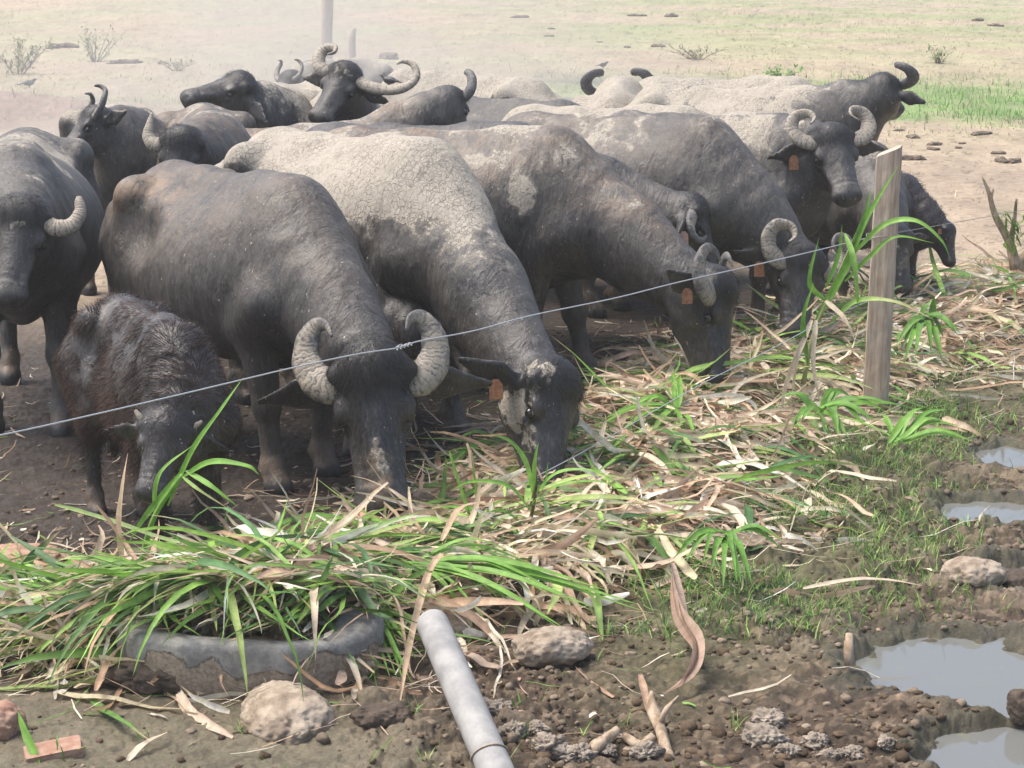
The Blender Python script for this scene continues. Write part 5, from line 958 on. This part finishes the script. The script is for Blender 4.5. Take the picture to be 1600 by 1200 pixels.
# pipe
pi_ = empty("pipe", (0, 0, 0)); tag(pi_, "thick grey plastic pipe slanting up out of the mud, string tied round it", "pipe")
a0 = AT(676, 975, 6.22); a1 = AT(800, 1262, 5.38); dr = a0 - a1; a2 = a1 - dr * .8; a2[2] -= .05
P = np.vstack([np.linspace(a2, a1, 8)[:-1], np.linspace(a1, a0, 30)]); rr = np.full(len(P), .052); 
P = np.vstack([P, [a0 + dr / np.linalg.norm(dr) * x for x in (.012, .021, .026)]]); rr = np.append(rr, [.049, .04, .022])
V, Fq = tube(P, rr, 32); fan_fix("pipe_body", V, Fq, M['pipe'], parent=pi_)
q_ = a1 + dr * .26; e1 = np.cross(dr, [0, 0, 1]); e1 /= np.linalg.norm(e1); e2 = np.cross(dr / np.linalg.norm(dr), e1); M['string'] = simple("string", (.3, .24, .17), (.45, .37, .27), 90)
V, Fq = tube([q_ + (e1 * math.cos(a) + e2 * math.sin(a)) * .0545 + dr * .02 * math.sin(a) for a in np.linspace(0, 6.4, 40)], .0032, 6); fan_fix("string", V, Fq, M['string'], parent=pi_)
# stick and root
M['bark'] = simple("dead_wood", (.24, .17, .11), (.46, .37, .27), 30, .9, .8, .006, .15, (1, 1, .5))
V, Fq = tube(pix([(1328, 1040, 6.45), (1326, 1015, 6.47), (1327, 990, 6.5)]), [.018, .017, .012], 8); tag(fan_fix("wooden_peg", V, Fq, M['bark']), "short tan peg standing at the left edge of the puddle", "peg")
r0 = empty("dead_root"); tag(r0, "bleached forked dead root standing in the mud at the bottom centre", "root")
for pl, ra in (([(1046, 1190, 5.75), (1035, 1150, 5.85), (1022, 1115, 5.95), (1018, 1080, 6.0)], (.02, .017, .02, .006)), ([(1030, 1135, 5.9), (1040, 1110, 5.9), (1060, 1088, 5.95)], (.012, .008, .004)), ([(905, 1192, 5.72), (935, 1165, 5.78), (965, 1140, 5.85)], (.012, .022, .012)), ([(975, 1150, 5.85), (1000, 1165, 5.82), (1020, 1150, 5.85)], (.012, .018, .012))):
    C_ = catmull(pix(pl), 16); V, Fq = tube(C_, np.interp(np.linspace(0, 1, 16), np.linspace(0, 1, len(ra)), ra), 9, rmod=lambda t, a: 1 + .15 * np.sin(3 * a + 9 * t)); fan_fix("branch", V, Fq, M['bark'], parent=r0)
V, Fq = tube(catmull(pix([(832, 1175, 5.8), (870, 1150, 5.9), (930, 1147, 5.9), (985, 1165, 5.85), (1020, 1200, 5.72)]), 30), .0022, 5); tag(fan_fix("bent_twig", V, Fq, M['bark']), "thin arching bare twig over the clods at the bottom", "twig")
# dead shrub at the right edge
s0 = empty("dead_shrub"); tag(s0, "bare brown shrub stump with a few green shoots at the right edge", "shrub")
for pl, ra in (([(1588, 420, 12.9), (1578, 380, 12.9), (1556, 340, 12.9), (1545, 300, 12.9), (1534, 275, 12.9)], (.04, .028, .02, .014, .005)), ([(1578, 385, 12.9), (1584, 350, 12.85), (1588, 310, 12.8)], (.022, .014, .008)), ([(1590, 420, 12.9), (1620, 380, 12.9), (1650, 350, 12.8)], (.04, .026, .014)), ([(1548, 310, 12.9), (1552, 295, 12.9), (1543, 270, 12.9)][:2], (.012, .006))):
    C_ = catmull(pix(pl), 16); V, Fq = tube(C_, np.interp(np.linspace(0, 1, 16), np.linspace(0, 1, len(ra)), ra), 9, rmod=lambda t, a: 1 + .15 * np.sin(3 * a + 9 * t)); fan_fix("branch", V, Fq, M['bark'], parent=s0)
for i in range(26):
    b = AT(1585 + random.uniform(-14, 18), 385 + random.uniform(-30, 20), 12.85); strip("leaf", [b, b + np.array([random.uniform(-.1, .1), random.uniform(-.06, .02), random.uniform(.05, .13)]), b + np.array([random.uniform(-.2, .2), -.05, random.uniform(.08, .2)])], .018, g1, s0, seg=6)
# big dry stalks in the far end of the heap
for i in range(14):
    u = random.uniform(1400, 1590); v = random.uniform(410, 520); p = AT(u, v, 11.2 + random.uniform(-.3, 1.2)); a = random.uniform(-.4, .7); l = random.uniform(.25, .5)
    z0 = float(heap_top(np.array([p[0]]), np.array([p[1]]))[0]) + .03; p[2] = z0; e = p + np.array([math.cos(a) * l, -math.sin(a) * l * .4, .12 * random.random() + .02])
    tag(strip("dry_leaf", [p, (p + e) / 2 + np.array([0, 0, .03]), e], .025, random.choice([d1, d2, d3]), None, shape='straw', tw=1, seg=10), "loose tan dry blade on the far end of the fodder heap", "dry leaf", "loose blades at the far end of the heap")

# ------------------------------------------------------------------ pasture: dung, bushes, birds
M['dung'] = simple("dry_dung", (.10, .078, .06), (.24, .19, .145), 12, .95, 1, .02, .1)
for i in range(26):
    if i < 11: u, v = random.uniform(1400, 1600), random.uniform(192, 262)
    else: u, v = random.uniform(0, 1600), random.uniform(10, 110)
    if i == 0: u, v = 1425, 252
    s_ = random.uniform(.04, .12) * (.8 if i < 11 else 1.3) * (1.3 if i == 0 else 1)
    rock("dung_pat", "dark dried dung pat lying on the bare pasture behind the herd", "dung", u, v, (s_ * random.uniform(1, 1.8), s_ * .8, s_ * random.uniform(.3, .6)), M['dung'], 80 + i, 0, "dung pats on the pasture", i, .7, 4, .35, .25)
def bush(lb, u, v, h, n, spread, tcol, dry=.4):
    h *= .75
    p = G(u, v); z0 = float(ground_z(np.array([p[0]]), np.array([p[1]]))[0]); o = empty("bush", (p[0], p[1], z0)); tag(o, lb, "bush", "low bushes on the pasture")
    B = rng.normal(0, spread * .3, (9, 2)); stems = []
    for b in B:
        e = np.array([b[0] * 2.4, b[1] * 2.4, h * rng.uniform(.7, 1.1)]); C_ = catmull([np.array([b[0] * .4, b[1] * .4, 0]), np.array([b[0] * 1.3, b[1] * 1.3, h * .5]), e], 8); stems.append(C_)
    VV = []; FF = []; off = 0
    for C_ in stems: V, Fq = tube(C_, np.linspace(.012, .003, 8), 5, cap=False); VV.append(V); FF.append(Fq + off); off += len(V)
    mesh_from("stems", np.vstack(VV), np.vstack(FF), M['bark'], parent=o)
    si = rng.integers(0, 9, n); ti = rng.integers(1, 8, n); base = np.array([stems[a][b] for a, b in zip(si, ti)]) + rng.normal(0, .05 * h + .02, (n, 3)); base[:, 2] = np.abs(base[:, 2])
    V, Fq, bi, t = ribbons(n, base, rng.uniform(0, 6.3, n), rng.uniform(-.3, 1.2, n), rng.uniform(.05, .16, n) * (.6 + .6 * h), rng.uniform(.02, .05, n), -.3, seg=3)
    mesh_from("foliage", V, Fq, M['ground_grass'], True, {'tint': paint(np.array(tcol), bi, n, t)}, o)
gb = [(.13, .17, .07), (.2, .22, .1), (.3, .27, .16)]
bush("grey green scrubby bush on the dug bank at the top left", 28, 118, .75, 500, .6, gb); bush("thin green weed right of the scrubby bush at the top left", 148, 95, .8, 220, .35, gb); pass
bush("small dry weed clump on the pasture behind the herd's centre", 1090, 95, .35, 200, .6, gb); bush("small weed tuft on the top right pasture", 1466, 100, .4, 90, .15, [(.16, .22, .09)])
bush("low green weed just behind the herd at the left", 275, 112, .25, 150, .5, gb)
bush("young green shrub shoots in the green band at the right", 1215, 128, .3, 220, .4, [(.14, .3, .06), (.2, .38, .09)])
k = NT("bird_feathers"); M['bird'] = k.fin((.012, .012, .014), .5)
def bird(lb, pos, s=1.0, rz=0.0):
    S = Sdf(.006); S.ell((0, 0, .07), (.075, .035, .038), .02); S.cap((.05, 0, .09), (.085, 0, .115), .025, .02, .02); S.cap((.1, 0, .115), (.128, 0, .11), .009, .003, .006); S.cap((-.06, 0, .07), (-.16, 0, .05), .022, .012, .015, 2, (0, 0, 1))
    for y in (-1, 1): S.cap((.005, y * .014, .05), (.01, y * .014, .0), .006, .005, .006)
    S.cap((.03, .03, .075), (-.1, .012, .065), .02, .01, .01, 1.8, (0, 1, 0)); S.cap((.03, -.03, .075), (-.1, -.012, .065), .02, .01, .01, 1.8, (0, 1, 0))
    V, Fq = S.build(); o = empty("bird", pos, rz); o.scale = (s, s, s); tag(o, lb, "bird", "small black birds"); mesh_from("body", V, Fq, M['bird'], parent=o)
p = AT(609, 137, 15.9); bird("small black bird perched on a mud caked back beside the wide horned cow", (p[0], p[1], 1.31), .75, 2.6)
p = G(45, 140); bird("small dark bird on the pasture at the far left", (p[0], p[1], float(ground_z(p[0], p[1]))), 1.2, .4)
p = G(1320, 140); bird("small dark bird in the green grass left of the turned away cow", (p[0], p[1], float(ground_z(p[0], p[1]))), 1.2, 2.8)
p = G(942, 112); bird("small dark bird near the far puddle above the herd", (p[0], p[1], float(ground_z(p[0], p[1]))), 1.0, .4)
print("all", round(time.time() - T0, 1))
# ------------------------------------------------------------------ air
def box_volume(name, lo, hi, mat, lb, cat):
    (x0, y0, z0), (x1, y1, z1) = lo, hi; V = [(x, y, z) for x in (x0, x1) for y in (y0, y1) for z in (z0, z1)]
    F = [(0, 1, 3, 2), (4, 6, 7, 5), (0, 4, 5, 1), (2, 3, 7, 6), (0, 2, 6, 4), (1, 5, 7, 3)]
    o = pymesh(name, V, F, mat); tag(o, lb, cat, kind='stuff'); return o
def volmat(name, dens, col):
    m = bpy.data.materials.new(name); m.use_nodes = True; t = m.node_tree; t.nodes.clear(); o = t.nodes.new("ShaderNodeOutputMaterial"); v = t.nodes.new("ShaderNodeVolumePrincipled")
    v.inputs["Color"].default_value = (*col, 1); v.inputs["Density"].default_value = dens; v.inputs["Anisotropy"].default_value = .2; t.links.new(v.outputs[0], o.inputs["Volume"]); return m, t, v
m, _, _ = volmat("dusty_air", .003, (.92, .91, .89))
box_volume("haze", (-3500, -60, -3), (3500, 1200, 4.5), m, "pale dusty air lightening the far pasture", "haze")

m, t, v = volmat("raised_dust", 0, (.97, .95, .91))
c_ = t.nodes.new("ShaderNodeTexCoord"); n_ = t.nodes.new("ShaderNodeTexNoise"); n_.inputs["Scale"].default_value = .35; n_.inputs["Detail"].default_value = 3; t.links.new(c_.outputs["Object"], n_.inputs["Vector"])
g_ = t.nodes.new("ShaderNodeTexGradient"); g_.gradient_type = 'SPHERICAL'; mp = t.nodes.new("ShaderNodeMapping"); mp.inputs[3].default_value = (1 / 5.2, 1 / 5.5, 1 / 2.6); t.links.new(c_.outputs["Object"], mp.inputs[0]); t.links.new(mp.outputs[0], g_.inputs[0])
r_ = t.nodes.new("ShaderNodeMapRange"); r_.inputs[1].default_value = .35; r_.inputs[2].default_value = .7; t.links.new(n_.outputs[0], r_.inputs[0])
a_ = t.nodes.new("ShaderNodeMath"); a_.operation = 'MULTIPLY'; t.links.new(r_.outputs[0], a_.inputs[0]); t.links.new(g_.outputs[1], a_.inputs[1])
b_ = t.nodes.new("ShaderNodeMath"); b_.operation = 'MULTIPLY'; b_.inputs[1].default_value = .34; t.links.new(a_.outputs[0], b_.inputs[0]); t.links.new(b_.outputs[0], v.inputs["Density"])
o = box_volume("dust_cloud", (-5.2, -5.5, -.6), (5.2, 5.5, 2.6), m, "pale dust raised behind the left half of the herd", "dust"); o.location = (-2.6, 19.5, .5)
sc.cycles.volume_step_rate = 4; sc.cycles.volume_max_steps = 128
